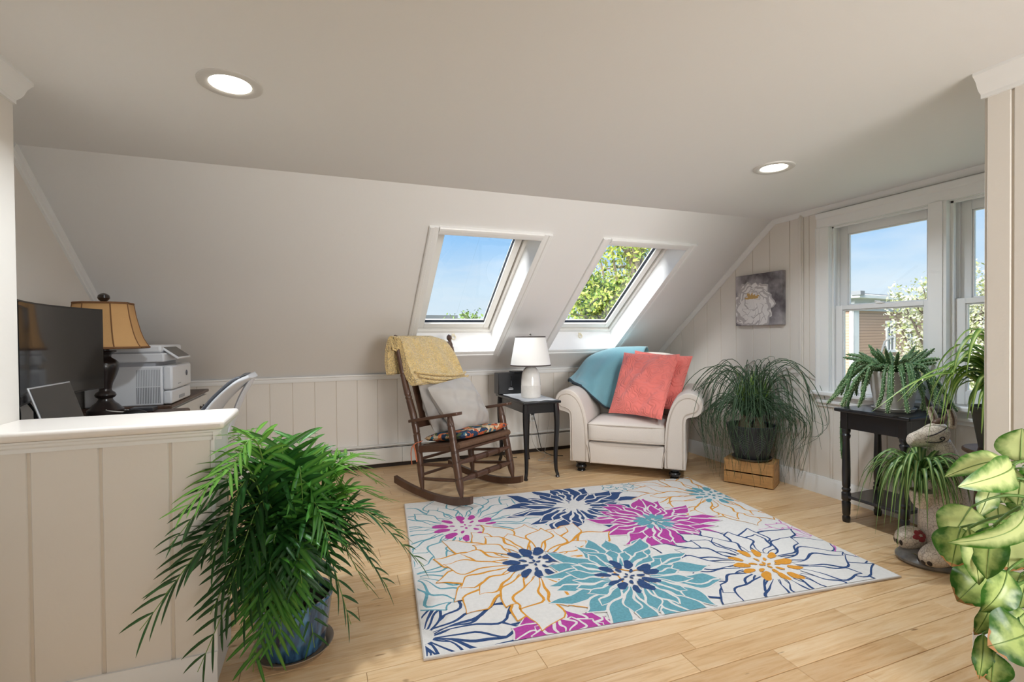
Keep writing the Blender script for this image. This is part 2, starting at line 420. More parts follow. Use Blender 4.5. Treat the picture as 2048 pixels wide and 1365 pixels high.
# --- left: stub wall beside the camera and the desk alcove behind it
struct('wall_left', MB().box(XL-.05, -.985, YREAR, 2.17, 0, ZC), M_WALL)
wa = MB().prism([(2.17, 0), (YB, 0), (YB, ZK), (YC, ZC), (2.17, ZC)], lambda p, q, t: V(XL-t, p, q), 0, .1)
struct('wall_alcove', wa, M_WALL)
CROWN = [(0, 0), (.058, 0), (.058, .010), (.050, .016), (.040, .026), (.030, .046), (.022, .056), (.010, .064), (.010, .078), (0, .078)]
struct('trim_left_crown', profile_run(MB(), CROWN, (-.985, YREAR, ZC), (-.985, 2.17, ZC), (1, 0, 0), (0, 0, -1)), M_TRIM)
TW = [(0, 0), (.012, 0), (.012, .022), (.020, .026), (.020, .050), (.010, .056), (.010, .068), (0, .072)]
struct('trim_alcove_slope', profile_run(MB(), TW, slope(XL, -.02), slope(XL, SLEN), (1, 0, 0), -SN), M_TRIM)

# --- half wall with boards and a moulded cap
HX0, HX1, HY0, HY1, HZ = -.985, -.352, 1.885, 2.125, .843
hw = struct('wall_half', MB().box(HX0, HX1-.012, HY0+.004, HY1, 0, HZ), M_GROOVE)
for a, b in ((HX0, -.842), (-.834, -.667), (-.659, -.483), (-.475, HX1-.0125)):
    obj('board', MB().prism([(a, 0), (b, 0), (b, HZ), (a, HZ)], lambda p, q, t: V(p, HY0+.012-t, q), 0, .012), M_WALL, hw, bev=.003, seg=1)
obj('board', MB().box(HX1-.012, HX1, HY0, HY1, 0, HZ), M_TRIM, hw, bev=.002)
capm = MB(); ex = .034
capm.prism([(HX0, HY0-ex), (HX1+ex, HY0-ex), (HX1+ex, HY1+ex), (HX0, HY1+ex)], lambda p, q, t: V(p, q, t), HZ+.004, HZ+.035)
struct('trim_half_wall_cap', capm, mat('cap_paint', srgb(240, 232, 224), .3, bump=(30, .03)), bev=.012, seg=4)
cv = MB(); CV = [(0, 0), (.026, 0), (.024, -.006), (.016, -.010), (.014, -.018), (.006, -.024), (.004, -.036), (0, -.036)]
profile_run(cv, CV, (HX0, HY0, HZ+.004), (HX1+.022, HY0, HZ+.004), (0, -1, 0), (0, 0, 1))
profile_run(cv, CV, (HX1, HY0-.022, HZ+.004), (HX1, HY1, HZ+.004), (1, 0, 0), (0, 0, 1))
struct('trim_half_wall_moulding', cv, M_TRIM)
base_run('baseboard_half', (HX0, HY0, 0), (HX1, HY0, 0), (0, -1, 0), .10, .014)

# --- right: the closet block whose side closes the picture
CX = 2.14; CY = 1.010
cw = struct('wall_closet', MB().box(CX+.004, XR+.14, YREAR, CY, 0, ZC), M_GROOVE)
yb_ = [CY, .942, .767, .592, .417, .242, .067, -.2, -.6, -1.0, YREAR]
for b, a in zip(yb_[:-1], yb_[1:]):
    obj('board', MB().box(CX, CX+.012, a+.003, b-(0 if b == CY else .003), 0, ZC), M_WALL, cw, bev=.003, seg=1)
obj('board', MB().box(CX+.0125, XR, CY, CY+.012, 0, ZC), M_WALL, cw, bev=.002, seg=1)
struct('trim_right_crown', profile_run(MB(), CROWN, (CX, YREAR, ZC), (CX, CY+.012, ZC), (-1, 0, 0), (0, 0, -1)), M_TRIM)
struct('baseboard_closet', MB().box(CX-.066, CX, YREAR, CY+.006, 0, .112), M_TRIM, bev=.004)
# --- rear wall behind the camera, with an opening added to let light in
rw = MB()
for x0, x1, z0, z1 in ((-.985, .60, 0, ZC), (2.0, CX, 0, ZC), (.60, 2.0, 0, .75), (.60, 2.0, 1.93, ZC)): rw.box(x0, x1, YREAR-.1, YREAR, z0, z1)
struct('wall_rear', rw, M_WALL)

# ------------------------------------------------------------------ gable window: two double-hung sashes in one casing
win = MB()
def casing_run(mb, p0, p1, a, b, w=.105):
    return profile_run(mb, [(0, 0), (0, .012), (.012, .018), (.06, .018), (.070, .026), (.088, .028), (w-.004, .030), (w, .026), (w, 0)], p0, p1, a, b)
N_ = (-1, 0, 0)
casing_run(win, (XG, WY1, WZ0), (XG, WY1, WZ1), (0, 1, 0), N_, .085)
casing_run(win, (XG, WY0, WZ0), (XG, WY0, WZ1), (0, -1, 0), N_, .085)
casing_run(win, (XG, WY0-.085, WZ1), (XG, WY1+.085, WZ1), (0, 0, 1), N_, .100)
win.box(XG-.020, XR+.11, 1.722, 1.812, WZ0, WZ1)                    # mullion
win.box(XG-.028, XG-.020, 1.738, 1.796, WZ0, WZ1)
win.box(XG+.001, XR+.13, WY1-.003, WY1+.02, WZ0, WZ1).box(XG+.001, XR+.13, WY0-.02, WY0+.003, WZ0, WZ1).box(XG+.001, XR+.13, WY0, WY1, WZ1-.003, WZ1+.02).box(XR-.005, XR+.139, WY0, WY1, WZ0-.02, WZ0+.001)   # jambs
for y0, y1 in ((1.812, WY1), (WY0, 1.722)):
    for yy in ((y0, y0+.014), (y1-.014, y1)):
        win.box(XR+.008, XR+.026, *yy, WZ0, WZ1); win.box(XR+.064, XR+.074, *yy, WZ0, WZ1)
    win.box(XR+.008, XR+.026, y0, y1, WZ1-.014, WZ1)
win_o = struct('window_1', win, M_TRIM)
st = MB().box(XG-.05, XR+.13, WY0-.12, WY1+.115, WZ0-.030, WZ0)
obj('window_stool', st, M_TRIM, win_o, bev=.008, seg=3)
ap = MB(); profile_run(ap, [(0, 0), (.016, 0), (.018, -.03), (.026, -.036), (.026, -.05), (.012, -.062), (.012, -.075), (0, -.078)], (XG, WY0-.09, WZ0-.03), (XG, WY1+.09, WZ0-.03), (-1, 0, 0), (0, 0, 1))
obj('window_apron', ap, M_TRIM, win_o)
for y0, y1 in ((1.812, WY1), (WY0, 1.722)):
    a, b = y0+.005, y1-.005
    def sash(x0, x1, z0, z1, sl, top, bot):
        m = MB().box(x0, x1, a, a+sl, z0, z1).box(x0, x1, b-sl, b, z0, z1).box(x0, x1, a+sl, b-sl, z0, z0+bot).box(x0, x1, a+sl, b-sl, z1-top, z1)
        # glazing bead
        for q in ((a+sl, a+sl+.008, z0+bot, z1-top), (b-sl-.008, b-sl, z0+bot, z1-top), (a+sl, b-sl, z0+bot, z0+bot+.008), (a+sl, b-sl, z1-top-.008, z1-top)):
            m.box(x0+.008, x1-.006, *q)
        o = obj('sash', m, M_SASH, win_o, bev=.003)
        obj('pane', MB().box((x0+x1)/2-.002, (x0+x1)/2+.002, a+sl+.001, b-sl-.001, z0+bot+.001, z1-top-.001), M_GLASS, o)
        return o
    sash(XR+.076, XR+.108, 1.30, WZ1-.002, .058, .055, .035)
    lo = sash(XR+.030, XR+.062, WZ0+.002, 1.333, .052, .030, .075)
    lk = MB().ball((XR+.034, (a+b)/2, 1.337), .014, .030, .008).tube([(XR+.034, (a+b)/2, 1.345), (XR+.028, (a+b)/2+.03, 1.348)], .005)
    obj('sash_lock', lk, M_TRIM, lo)

# ------------------------------------------------------------------ skylights
M_REV = mat('reveal_paint', srgb(246, 246, 246), .5)
M_TAN = mat('weathered_strip', srgb(196, 182, 160), .5)
M_SLF = mat('skylight_lacquer', srgb(240, 238, 232), .3)
for k, (x0, x1) in enumerate(SKY):
    m = MB(); fb, ft = 1.612, .424; FO = .185
    hole = [slope(x0, S0), slope(x1, S0), slope(x1, S1), slope(x0, S1)]
    fr = [slope(x0+.012, ft, FO), slope(x1-.015, ft, FO), slope(x1-.015, fb, FO), slope(x0+.012, fb, FO)]
    m.add(hole+fr, [(0, 1, 5, 4), (1, 2, 6, 5), (2, 3, 7, 6), (3, 0, 4, 7)])
    w_o = struct('window_%d' % (k+2), m, M_REV, sharp=20)
    # casing on the slope
    c = MB(); cp = [(0, 0), (0, .010), (.010, .016), (.034, .016), (.040, .024), (.060, .024), (.066, .018), (.066, 0)]
    def crun(p0, p1, a): profile_run(c, cp, p0, p1, a, -SN)
    crun(slope(x0, S0-.062), slope(x0, S1+.062), (-1, 0, 0)); crun(slope(x1, S0-.062), slope(x1, S1+.062), (1, 0, 0))
    crun(slope(x0, S0), slope(x1, S0), -SD); crun(slope(x0, S1), slope(x1, S1), SD)
    obj('casing', c, M_TRIM, w_o)
    # frame, weather strip, sash, pane
    def ring(xa, xb, sa, sb, w, o0, o1, wb=None, wt=None):
        r = MB(); wb = w if wb is None else wb; wt = w if wt is None else wt
        bx = lambda u0, u1, s0, s1: r.add([slope(u, s, o) for o in (o0, o1) for s in (s0, s1) for u in (u0, u1)], [(0, 1, 3, 2), (4, 6, 7, 5), (0, 4, 5, 1), (2, 3, 7, 6), (0, 2, 6, 4), (1, 5, 7, 3)])
        bx(xa, xa+w, sa, sb); bx(xb-w, xb, sa, sb); bx(xa+w, xb-w, sa, sa+wt); bx(xa+w, xb-w, sb-wb, sb); return r
    obj('skylight_frame', ring(x0+.004, x1-.004, ft-.01, fb+.01, .034, FO-.03, FO+.05), M_SLF, w_o, bev=.003)
    obj('weather_strip', ring(x0+.036, x1-.036, ft+.022, fb-.022, .012, FO+.012, FO+.05), M_TAN, w_o)
    so = obj('sash', ring(x0+.046, x1-.046, ft+.034, fb-.036, .052, FO-.012, FO+.045, .060), M_SLF, w_o, bev=.004)
    obj('seal', ring(x0+.096, x1-.096, ft+.084, fb-.094, .006, FO+.004, FO+.03), M_DARK, so)
    obj('pane', ring(x0+.1, x1-.1, ft+.088, fb-.098, (x1-x0-.2)/2-.0005, FO+.016, FO+.020), M_GLASS, so)
    # latch: a cream ring hanging from the bottom rail
    xm = (x0+x1)/2+.0; p = slope(xm, fb+.016, FO-.05)
    l_ = MB().box(-.012, .012, -.006, .014, -.012, .012)
    l_.tube([(.018*cos(t), -.012, -.020+.018*sin(t)) for t in np.linspace(0, 2*pi, 15)], .0055, 6, caps=False)
    l_.v = [tuple(V(*q)+p) for q in l_.v]
    obj('latch_ring', l_, mat('cream_plastic', srgb(232, 222, 196), .4), w_o)

# ------------------------------------------------------------------ recessed lights
M_LENS = mat('light_lens', (1, .97, .9, 1), .5, emit=((1, .93, .80, 1), 9))
for k, (x, y) in enumerate(((-.298, 1.945), (2.243, 1.960))):
    t = thing('ceiling_light', ('recessed round ceiling light nearer the left wall, with a glowing lens', 'recessed round ceiling light close to the double window')[k], 'light', (x, y, ZC), 0, 'recessed ceiling lights')
    obj('trim_ring', MB().lathe([(.068, .004), (.066, -.003), (.072, -.006), (.096, -.007), (.101, -.004), (.102, .0)], seg=48), mat('lamp_ring', srgb(214, 211, 207), .45), t)  # grey tint stands in for the thin shadow that outlines the ring
    obj('lens', MB().lathe([(.0, -.0035), (.04, -.0033), (.0675, -.0015)], seg=40), M_LENS, t)
    lamp('ceiling_lamp', 'AREA', LAMP_POWER, (.84, .93, 1), (x, y, ZC-.012), shape='DISK', size=.12, spread=radians(148))

# ================================================================== BASEBOARD HEATER AND OUTLETS
M_HEAT = mat('heater_enamel', srgb(238, 236, 230), .35)
HB = YB-.012
ht = thing('baseboard_heater', 'long white baseboard heater with black slots along the back wall', 'heater', (0, HB, 0))
hx0, hx1 = -.66, 3.28
def hrun(poly, a, b, name, m, par, **k): return obj(name, MB().prism(poly, lambda p, q, t: V(t, -p, q), a, b), m, par, **k)
hrun([(0, .196), (.052, .196), (.060, .190), (.056, .186), (0, .188)], hx0, hx1, 'top_cover', M_HEAT, ht)
for i, (a, b) in enumerate(((hx0+.05, .62), (.622, 1.96), (1.962, hx1))):
    hrun([(.050, .172), (.060, .166), (.064, .100), (.064, .040), (.052, .034), (.050, .040)], a, b, 'front_cover', M_HEAT, ht, bev=.002)
hrun([(.0, .03), (.046, .03), (.046, .190), (.0, .190)], hx0+.02, hx1, 'fin_core', M_SLOT, ht)
hrun([(.046, .176), (.057, .180), (.057, .183), (.046, .181)], hx0+.03, hx1, 'damper', M_HEAT, ht)
hrun([(0, 0), (.066, 0), (.068, .19), (.058, .20), (0, .20)], hx0, hx0+.055, 'end_cap', M_HEAT, ht, bev=.004)
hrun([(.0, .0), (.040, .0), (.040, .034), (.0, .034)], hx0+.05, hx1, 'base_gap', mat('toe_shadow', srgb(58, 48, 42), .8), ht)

def outlet(x, z, label):
    t = thing('wall_outlet', label, 'outlet', (x, HB, z), 0, 'wall outlets')
    obj('cover_plate', MB().box(-.035, .035, -.005, 0, -.057, .057), M_TRIM, t, bev=.002)
    for s in (-1, 1):
        r = obj('receptacle', MB().box(-.017, .017, -.008, -.004, s*.024-.014, s*.024+.014), M_TRIM, t, bev=.003)
        obj('slot', MB().box(-.008, -.005, -.0085, -.007, s*.024-.006, s*.024+.006).box(.005, .008, -.0085, -.007, s*.024-.006, s*.024+.006), M_SLOT, r)
    return t
outlet(1.895, .352, 'white wall outlet with plugs behind the black end table')
outlet(-.66, .352, 'white wall outlet low on the paneling behind the office chair')

# ================================================================== RUG
RD, RU, RV_, RL, RW = V(.307, 1.721, 0), unit(V(.99442, -.10549, 0)), unit(V(.10549, .99442, 0)), 2.20, 1.665
def rug():
    r = random.Random(5)
    COLS = dict(white=0, navy=1, teal=2, mag=3, orange=4, pink=5, edge=6)
    ms = [mat('rug_ivory', srgb(232, 228, 224), .95, bump=(420, .5, .004), var=(60, .04)), mat('rug_navy', srgb(44, 74, 122), .95, bump=(420, .5, .004), var=(90, .16)),
          mat('rug_teal', srgb(104, 164, 178), .95, bump=(420, .5, .004), var=(90, .12)), mat('rug_magenta', srgb(186, 66, 158), .95, bump=(420, .5, .004), var=(90, .12)),
          mat('rug_orange', srgb(224, 154, 52), .95, bump=(420, .5, .004), var=(90, .10)), mat('rug_pink', srgb(212, 116, 190), .95, bump=(420, .5, .004), var=(90, .1)),
          mat('rug_binding', srgb(206, 196, 188), .95, bump=(300, .5, .004))]
    mb = MB(); H = .0105
    # body with rounded edge
    q = lambda i, z: [(i, i, z), (RL-i, i, z), (RL-i, RW-i, z), (i, RW-i, z)]
    L = q(.003, 0)+q(0, .004)+q(.001, .009)+q(.006, H)
    mb.add(L, [(a*4+i, a*4+(i+1) % 4, a*4+4+(i+1) % 4, a*4+4+i) for a in range(3) for i in range(4)], COLS['edge'])
    mb.add(q(.006, H), [(0, 1, 2, 3)], 0)
    lev = [H]
    M = .012
    def clip(poly):
        for ax, lo, s in ((0, M, 1), (0, RL-M, -1), (1, M, 1), (1, RW-M, -1)):
            out = []
            for i in range(len(poly)):
                a, b = poly[i-1], poly[i]; ia, ib = s*(a[ax]-lo) >= 0, s*(b[ax]-lo) >= 0
                if ia != ib: t = (lo-a[ax])/(b[ax]-a[ax]); out.append((a[0]+(b[0]-a[0])*t, a[1]+(b[1]-a[1])*t))
                if ib: out.append(b)
            poly = out
            if len(poly) < 3: return []
        return poly
    def put(p, c):
        ar = sum(p[i-1][0]*p[i][1]-p[i][0]*p[i-1][1] for i in range(len(p)))/2
        if len(p) > 2 and abs(ar) > 2e-8: mb.add([(x, y, lev[0]) for x, y in (p if ar > 0 else p[::-1])], [tuple(range(len(p)))], COLS[c])
    def fill(poly, c):
        lev[0] += 4e-6; put(clip(poly), c)
    def ribbon(pts, w, c):
        n = len(pts)
        for i in range(n-1):
            a, b = np.array(pts[i]), np.array(pts[i+1]); d = b-a; l = np.hypot(*d)
            if l < 1e-6: continue
            def nrm(k):
                u = np.array(pts[min(k+1, n-1)])-np.array(pts[max(k-1, 0)]); u = u/(np.hypot(*u)+1e-9); return np.array([-u[1], u[0]])
            wa, wb_ = (w(i/(n-1)), w((i+1)/(n-1))) if callable(w) else (w, w)
            na, nb = nrm(i)*wa/2, nrm(i+1)*wb_/2
            put(clip([tuple(a+na), tuple(a-na), tuple(b-nb), tuple(b+nb)]), c)
    def petal(c, ang, r0, r1, wid, fc, lc, lw, curl):
        """one wavy petal: two wandering side lines meeting in a tip"""
        d = np.array([cos(ang), sin(ang)]); s = np.array([-d[1], d[0]]); k1, k2, k3 = r.uniform(-1, 1), r.uniform(-1, 1), r.uniform(0, 6)
        ax = lambda t: np.array(c)+d*(r0+(r1-r0)*t)+s*(curl*(t*t)*(r1-r0)+(.035*k1*sin(pi*t*1.6+k3)+.030*sin(2.6*pi*t+k3*2))*(r1-r0))
        wf = lambda t, sg: wid*(.16+.84*sin(pi*min(1, t*.97+.02)**1.5)**1.15)*(1+.30*sin(9.5*t+k3+sg*k2*2.6)*min(1, t*2.2)) * (1 if t < .80 else max(0, (1-t)/.20)**.62)
        ts = np.concatenate([np.linspace(0, .8, 13), [.85, .9, .95, 1]])
        Lp = [tuple(ax(t)+s*wf(t, 1)/2) for t in ts]; Rp = [tuple(ax(t)-s*wf(t, -1)/2) for t in ts]
        lev[0] += 4e-6
        if fc:
            for i in range(16): 
                put(clip([Lp[i], Lp[i+1], Rp[i+1], Rp[i]]), fc)
            lev[0] += 4e-6
        if lc:
            ww = lambda t: lw*(.55+.75*sin(pi*t)**2+.25*sin(5*t+k3))
            ribbon(Lp, ww, lc); ribbon(Rp, ww, lc)
    def flower(c, R, n, fc, lc, lw, r0=.10, a0=0, a1=2*pi, layers=(1.0, .78), wscale=1.0, center=None, cr=.12):
        rad = R if callable(R) else (lambda a: R)
        for li, ls in enumerate(layers):
            for k in range(n):
                a = a0+(a1-a0)*(k+.5*li+r.uniform(-.18, .18))/n; R1 = rad(a)*ls*r.uniform(.88, 1.08)
                petal(c, a, r0, R1, wscale*2*pi*R1*.66/n*1.18, fc, lc, lw, r.uniform(-.26, .26))
        if center:
            cc, dots = center
            ring = [(cr, 11, .05), (cr*.52, 7, .022), (cr*.16, 4, .016)]
            for rr, m_, sz in ring:
                for k in range(m_):
                    a = 2*pi*(k+r.uniform(-.2, .2))/m_; p = np.array(c)+rr*r.uniform(.88, 1.1)*np.array([cos(a), sin(a)]); e1 = sz*r.uniform(.75, 1.15); e2 = e1*r.uniform(.42, .62)
                    fill([(p[0]+cos(a)*e1/1*cos(t)*.9-sin(a)*e2*sin(t)*.9*(1+.2*sin(3*t)), p[1]+sin(a)*e1*cos(t)*.9+cos(a)*e2*sin(t)*.9*(1+.2*sin(3*t))) for t in np.linspace(0, 2*pi, 14)[:-1]], dots)
    E = lambda a, b, ph=0: (lambda t: a*b/sqrt((b*cos(t-ph))**2+(a*sin(t-ph))**2))
    LW = .0085
    # drawn from the ones lying underneath to the topmost
    flower((1.57, 1.62), .16, 9, 'white', 'teal', .007, .04)
    flower((.0, .13), .52, 17, 'white', 'navy', .012, .05, -1.3, 1.75, (1.0, .75))
    flower((-.02, .60), .34, 8, 'white', 'teal', .010, .05, -1.2, 1.2, (1.0,))
    flower((.339, 1.15), E(.60, .55), 19, 'white', 'teal', .009, .16, center=('white', 'mag'), cr=.155)
    flower((1.078, 1.293), E(.50, .42), 22, 'navy', 'white', .011, .055, layers=(1.0, .68), center=('navy', 'white'), cr=.085)
    flower((2.099, 1.235), E(.58, .56), 17, 'white', 'orange', .0085, .12, center=('white', 'teal'), cr=.125)
    flower((2.20, .42), E(.30, .30), 13, 'white', 'pink', .007, .06, pi*.5, pi*1.5, (1.0, .7))
    flower((1.453, .911), E(.37, .40), 21, 'mag', 'white', .010, .07, layers=(1.05, .72), center=('mag', 'teal'), cr=.085)
    flower((1.678, .258), E(.48, .60, 1.57), 17, 'white', 'navy', .010, .145, center=('white', 'orange'), cr=.125)
    flower((.545, -.06), .25, 9, 'mag', 'white', .009, .05, 0, pi, (1.0, .72))
    flower((.596, .59), E(.54, .55), 18, 'white', 'orange', .0095, .14, center=('white', 'navy'), cr=.125)
    flower((.979, .338), E(.40, .42), 23, 'teal', 'white', .009, .10, layers=(1.05, .70), center=('teal', 'navy'), cr=.115)
    t = obj('area_rug', mb, ms, loc=RD, sharp=1)
    t.rotation_euler = (0, 0, math.atan2(RU[1], RU[0]))
    tag(t, 'ivory area rug with big navy, teal, magenta and orange flowers on the wood floor', 'rug')
rug()

# ================================================================== ROCKING CHAIR
M_OAK = mat('dark_oak', srgb(84, 58, 44), .38, bump=(60, .12, .004), var=(14, .22), stretch=(1, 1, .25), coat=.2)
M_RUSH = mat('woven_rush', srgb(104, 76, 56), .7, bump=(160, .6, .006), var=(90, .2))
M_GREY = mat('grey_linen', srgb(186, 180, 174), .9, bump=(500, .3, .003), var=(9, .05), sheen=.3)
M_GREY2 = mat('grey_linen_worn', srgb(168, 162, 157), .9, bump=(500, .3, .003), var=(9, .07), sheen=.3)

def rings(t, r, d=.0035, k=3, gap=.012):
    """turned grooves around position t"""
    out = []
    for i in range(k):
        c = t+(i-(k-1)/2)*gap; out += [(c-gap*.38, r), (c-gap*.30, r-d), (c-gap*.06, r-d), (c, r+d*.4), (c+gap*.3, r)]
    return out
CH = V(.85, 3.10, 0)+V(.835, .55, 0)*.30
rock = thing('rocking_chair', 'dark turned-wood rocking chair with arms and woven seat beside the rug', 'chair', CH, math.atan2(.55, .835))
# local frame: x across, -y forward (local y points to the back)
for s in (-1, 1):
    x = s*.275
    p = MB(); prof = sorted([(0, .012), (.035, .017), (.08, .023), (.12, .025)]+rings(.22, .025)+rings(.36, .0255)+[(.43, .026), (.55, .026)]+rings(.67, .0245, k=4)+rings(.80, .022)+[(.88, .021)]+rings(.93, .020, k=2)+[(.958, .013), (.966, .013), (.975, .022), (.988, .022), (.996, .014), (1, .004)])
    pts = catmull([(x, .44, .06), (x*1.0, .478, .36), (x*1.0, .520, .56), (x*1.02, .60, .80), (x*1.04, .70, 1.16)], 61)
    tt = np.linspace(0, 1, 121); pr2 = np.array(prof); rr = np.interp(tt, pr2[:, 0], pr2[:, 1])
    cc = np.array(pts); P3 = np.stack([np.interp(tt, np.linspace(0, 1, 61), cc[:, i]) for i in range(3)], 1)
    obj('back_post', p.tube(P3, rr, 12), M_OAK, rock, sharp=30)
    f = sorted([(0, .010), (.04, .014), (.12, .024), (.18, .026)]+rings(.24, .026, k=2)+[(.33, .027)]+rings(.44, .027, k=2)+rings(.56, .027, k=3)+[(.62, .026)]+rings(.72, .0255, k=3)+[(.80, .026)]+rings(.88, .024, k=2)+[(.93, .022), (1, .016)])
    obj('front_leg', MB().turned((s*.29, .055, .068), (s*.282, .165, .605), f, 14), M_OAK, rock, sharp=30)
    # rocker: a bent plank
    ys = np.linspace(-.03, .71, 22); zz = [.034+.55*((y-.25)**2) if y < .25 else .034+.30*((y-.25)**2) for y in ys]
    rk = MB(); G = [(y, z) for y, z in zip(ys, zz)]
    for w0, w1 in ((-.015, .015),):
        top = [(y, z+.020) for y, z in G]; bot = [(y, z-.028) for y, z in G]
        bot = [(y, max(z, .001+.0)) for y, z in bot]
        rk.grid([[(s*.288+w0, y, z) for y, z in bot], [(s*.288+w0, y, z) for y, z in top], [(s*.288+w1, y, z) for y, z in top], [(s*.288+w1, y, z) for y, z in bot], [(s*.288+w0, y, z) for y, z in bot]])
        for i in (0, -1): rk.add([(s*.288+w, *(q[i])) for w in (w0, w1) for q in (bot, top)], [(0, 1, 3, 2)])
    obj('rocker', rk, M_OAK, rock, sharp=40)
    # arm
    ap_ = [(.028, .545), (.030, .525), (.024, .40), (.026, .28), (.034, .20), (.041, .13), (.040, .095), (.028, .075), (0, .068)]
    poly = [(s*.282-w, y) for w, y in ap_]+[(s*.282+w, y) for w, y in ap_[::-1]]
    arm = MB(); n_ = len(poly); zf = lambda y: .622-.20*(y-.07)
    arm.add([(x_, y, zf(y)) for x_, y in poly]+[(x_, y, zf(y)+.022) for x_, y in poly], [(i, (i+1) % n_, n_+(i+1) % n_, n_+i) for i in range(n_)]+[tuple(range(n_-1, -1, -1)), tuple(range(n_, 2*n_))])
    obj('arm', arm, M_OAK, rock, bev=.005)
    obj('arm_stretcher', MB().tube([(s*.282, .10, .412), (s*.277, .47, .352)], .014, 10), M_OAK, rock)
    for a, b in (((.08, .285), (.462, .235)), ((.07, .185), (.45, .135))):
        obj('side_stretcher', MB().turned((s*.287, a[0], a[1]), (s*.276, b[0], b[1]), [(0, .008), (.1, .011), (.5, .013), (.9, .011), (1, .008)], 10), M_OAK, rock)
for z, y in ((.30, .085), (.185, .072)):
    pf = sorted([(0, .010), (.06, .014), (.2, .019)]+rings(.26, .020, k=4)+[(.38, .021)]+rings(.50, .021, k=4)+[(.62, .021)]+rings(.74, .020, k=4)+[(.8, .019), (.94, .014), (1, .010)])
    obj('front_stretcher', MB().turned((-.285, y, z), (.285, y, z), pf, 12), M_OAK, rock, sharp=30)
obj('front_stretcher', MB().tube([(-.285, .105, .375), (.285, .105, .375)], .011, 8), M_OAK, rock)
for z, y in ((.27, .468), (.16, .452)): obj('back_stretcher', MB().tube([(-.275, y, z), (.275, y, z)], .011, 8), M_OAK, rock)
# seat: woven rush over four rails
zs = lambda y: .422-.175*(y-.10)
sm = MB()
def slab(mb, x0, x1, y0, y1, t0, t1, n=2):
    mb.add([(x, y, zs(y)+t) for t in (t0, t1) for y in (y0, y1) for x in (x0, x1)], [(0, 2, 3, 1), (4, 5, 7, 6), (0, 1, 5, 4), (2, 6, 7, 3), (0, 4, 6, 2), (1, 3, 7, 5)])
slab(sm, -.268, .268, .085, .46, -.022, .012)
obj('seat', sm, M_RUSH, rock, bev=.012, seg=3)
for k in range(24):
    pass
fr_ = MB(); fr_.tube([(-.285, .090, .412), (.285, .090, .412)], .021, 10); obj('seat_rail', fr_, M_RUSH, rock)
for s in (-1, 1): obj('seat_rail', MB().box(s*.278-.014, s*.278+.014, .11, .46, .35, .40, rot=RX(-.173)), M_OAK, rock, bev=.006)
# back: top rail, lower rail and flat slats
def back_y(z): return np.interp(z, [.36, .56, .80, 1.16], [.478, .52, .60, .70])
obj('top_rail', MB().add([(x, back_y(z)+d, z+.02*(1-(x/.28)**2)) for d in (-.012, .012) for z in (1.00, 1.10) for x in (-.28, 0, .28)], [(0, 1, 4, 3), (1, 2, 5, 4), (6, 9, 10, 7), (7, 10, 11, 8), (3, 4, 10, 9), (4, 5, 11, 10), (0, 6, 7, 1), (1, 7, 8, 2), (0, 3, 9, 6), (2, 8, 11, 5)]), M_OAK, rock, bev=.003)
obj('lower_rail', MB().add([(x, back_y(z)+d, z) for d in (-.011, .011) for z in (.49, .54) for x in (-.27, .27)], [(0, 1, 3, 2), (4, 6, 7, 5), (0, 4, 5, 1), (2, 3, 7, 6), (0, 2, 6, 4), (1, 5, 7, 3)]), M_OAK, rock, bev=.003)
for x in (-.19, -.095, 0, .095, .19):
    obj('back_slat', MB().grid([[(x+w*.026, back_y(z)+d, z) for z in np.linspace(.52, 1.02, 8)] for w, d in ((-1, -.006), (1, -.006), (1, .006), (-1, .006), (-1, -.006))]), M_OAK, rock, sharp=40)

def to_world(p): c, s = cos(rock.rotation_euler.z), sin(rock.rotation_euler.z); return (CH[0]+c*p[0]-s*p[1], CH[1]+s*p[0]+c*p[1], p[2])
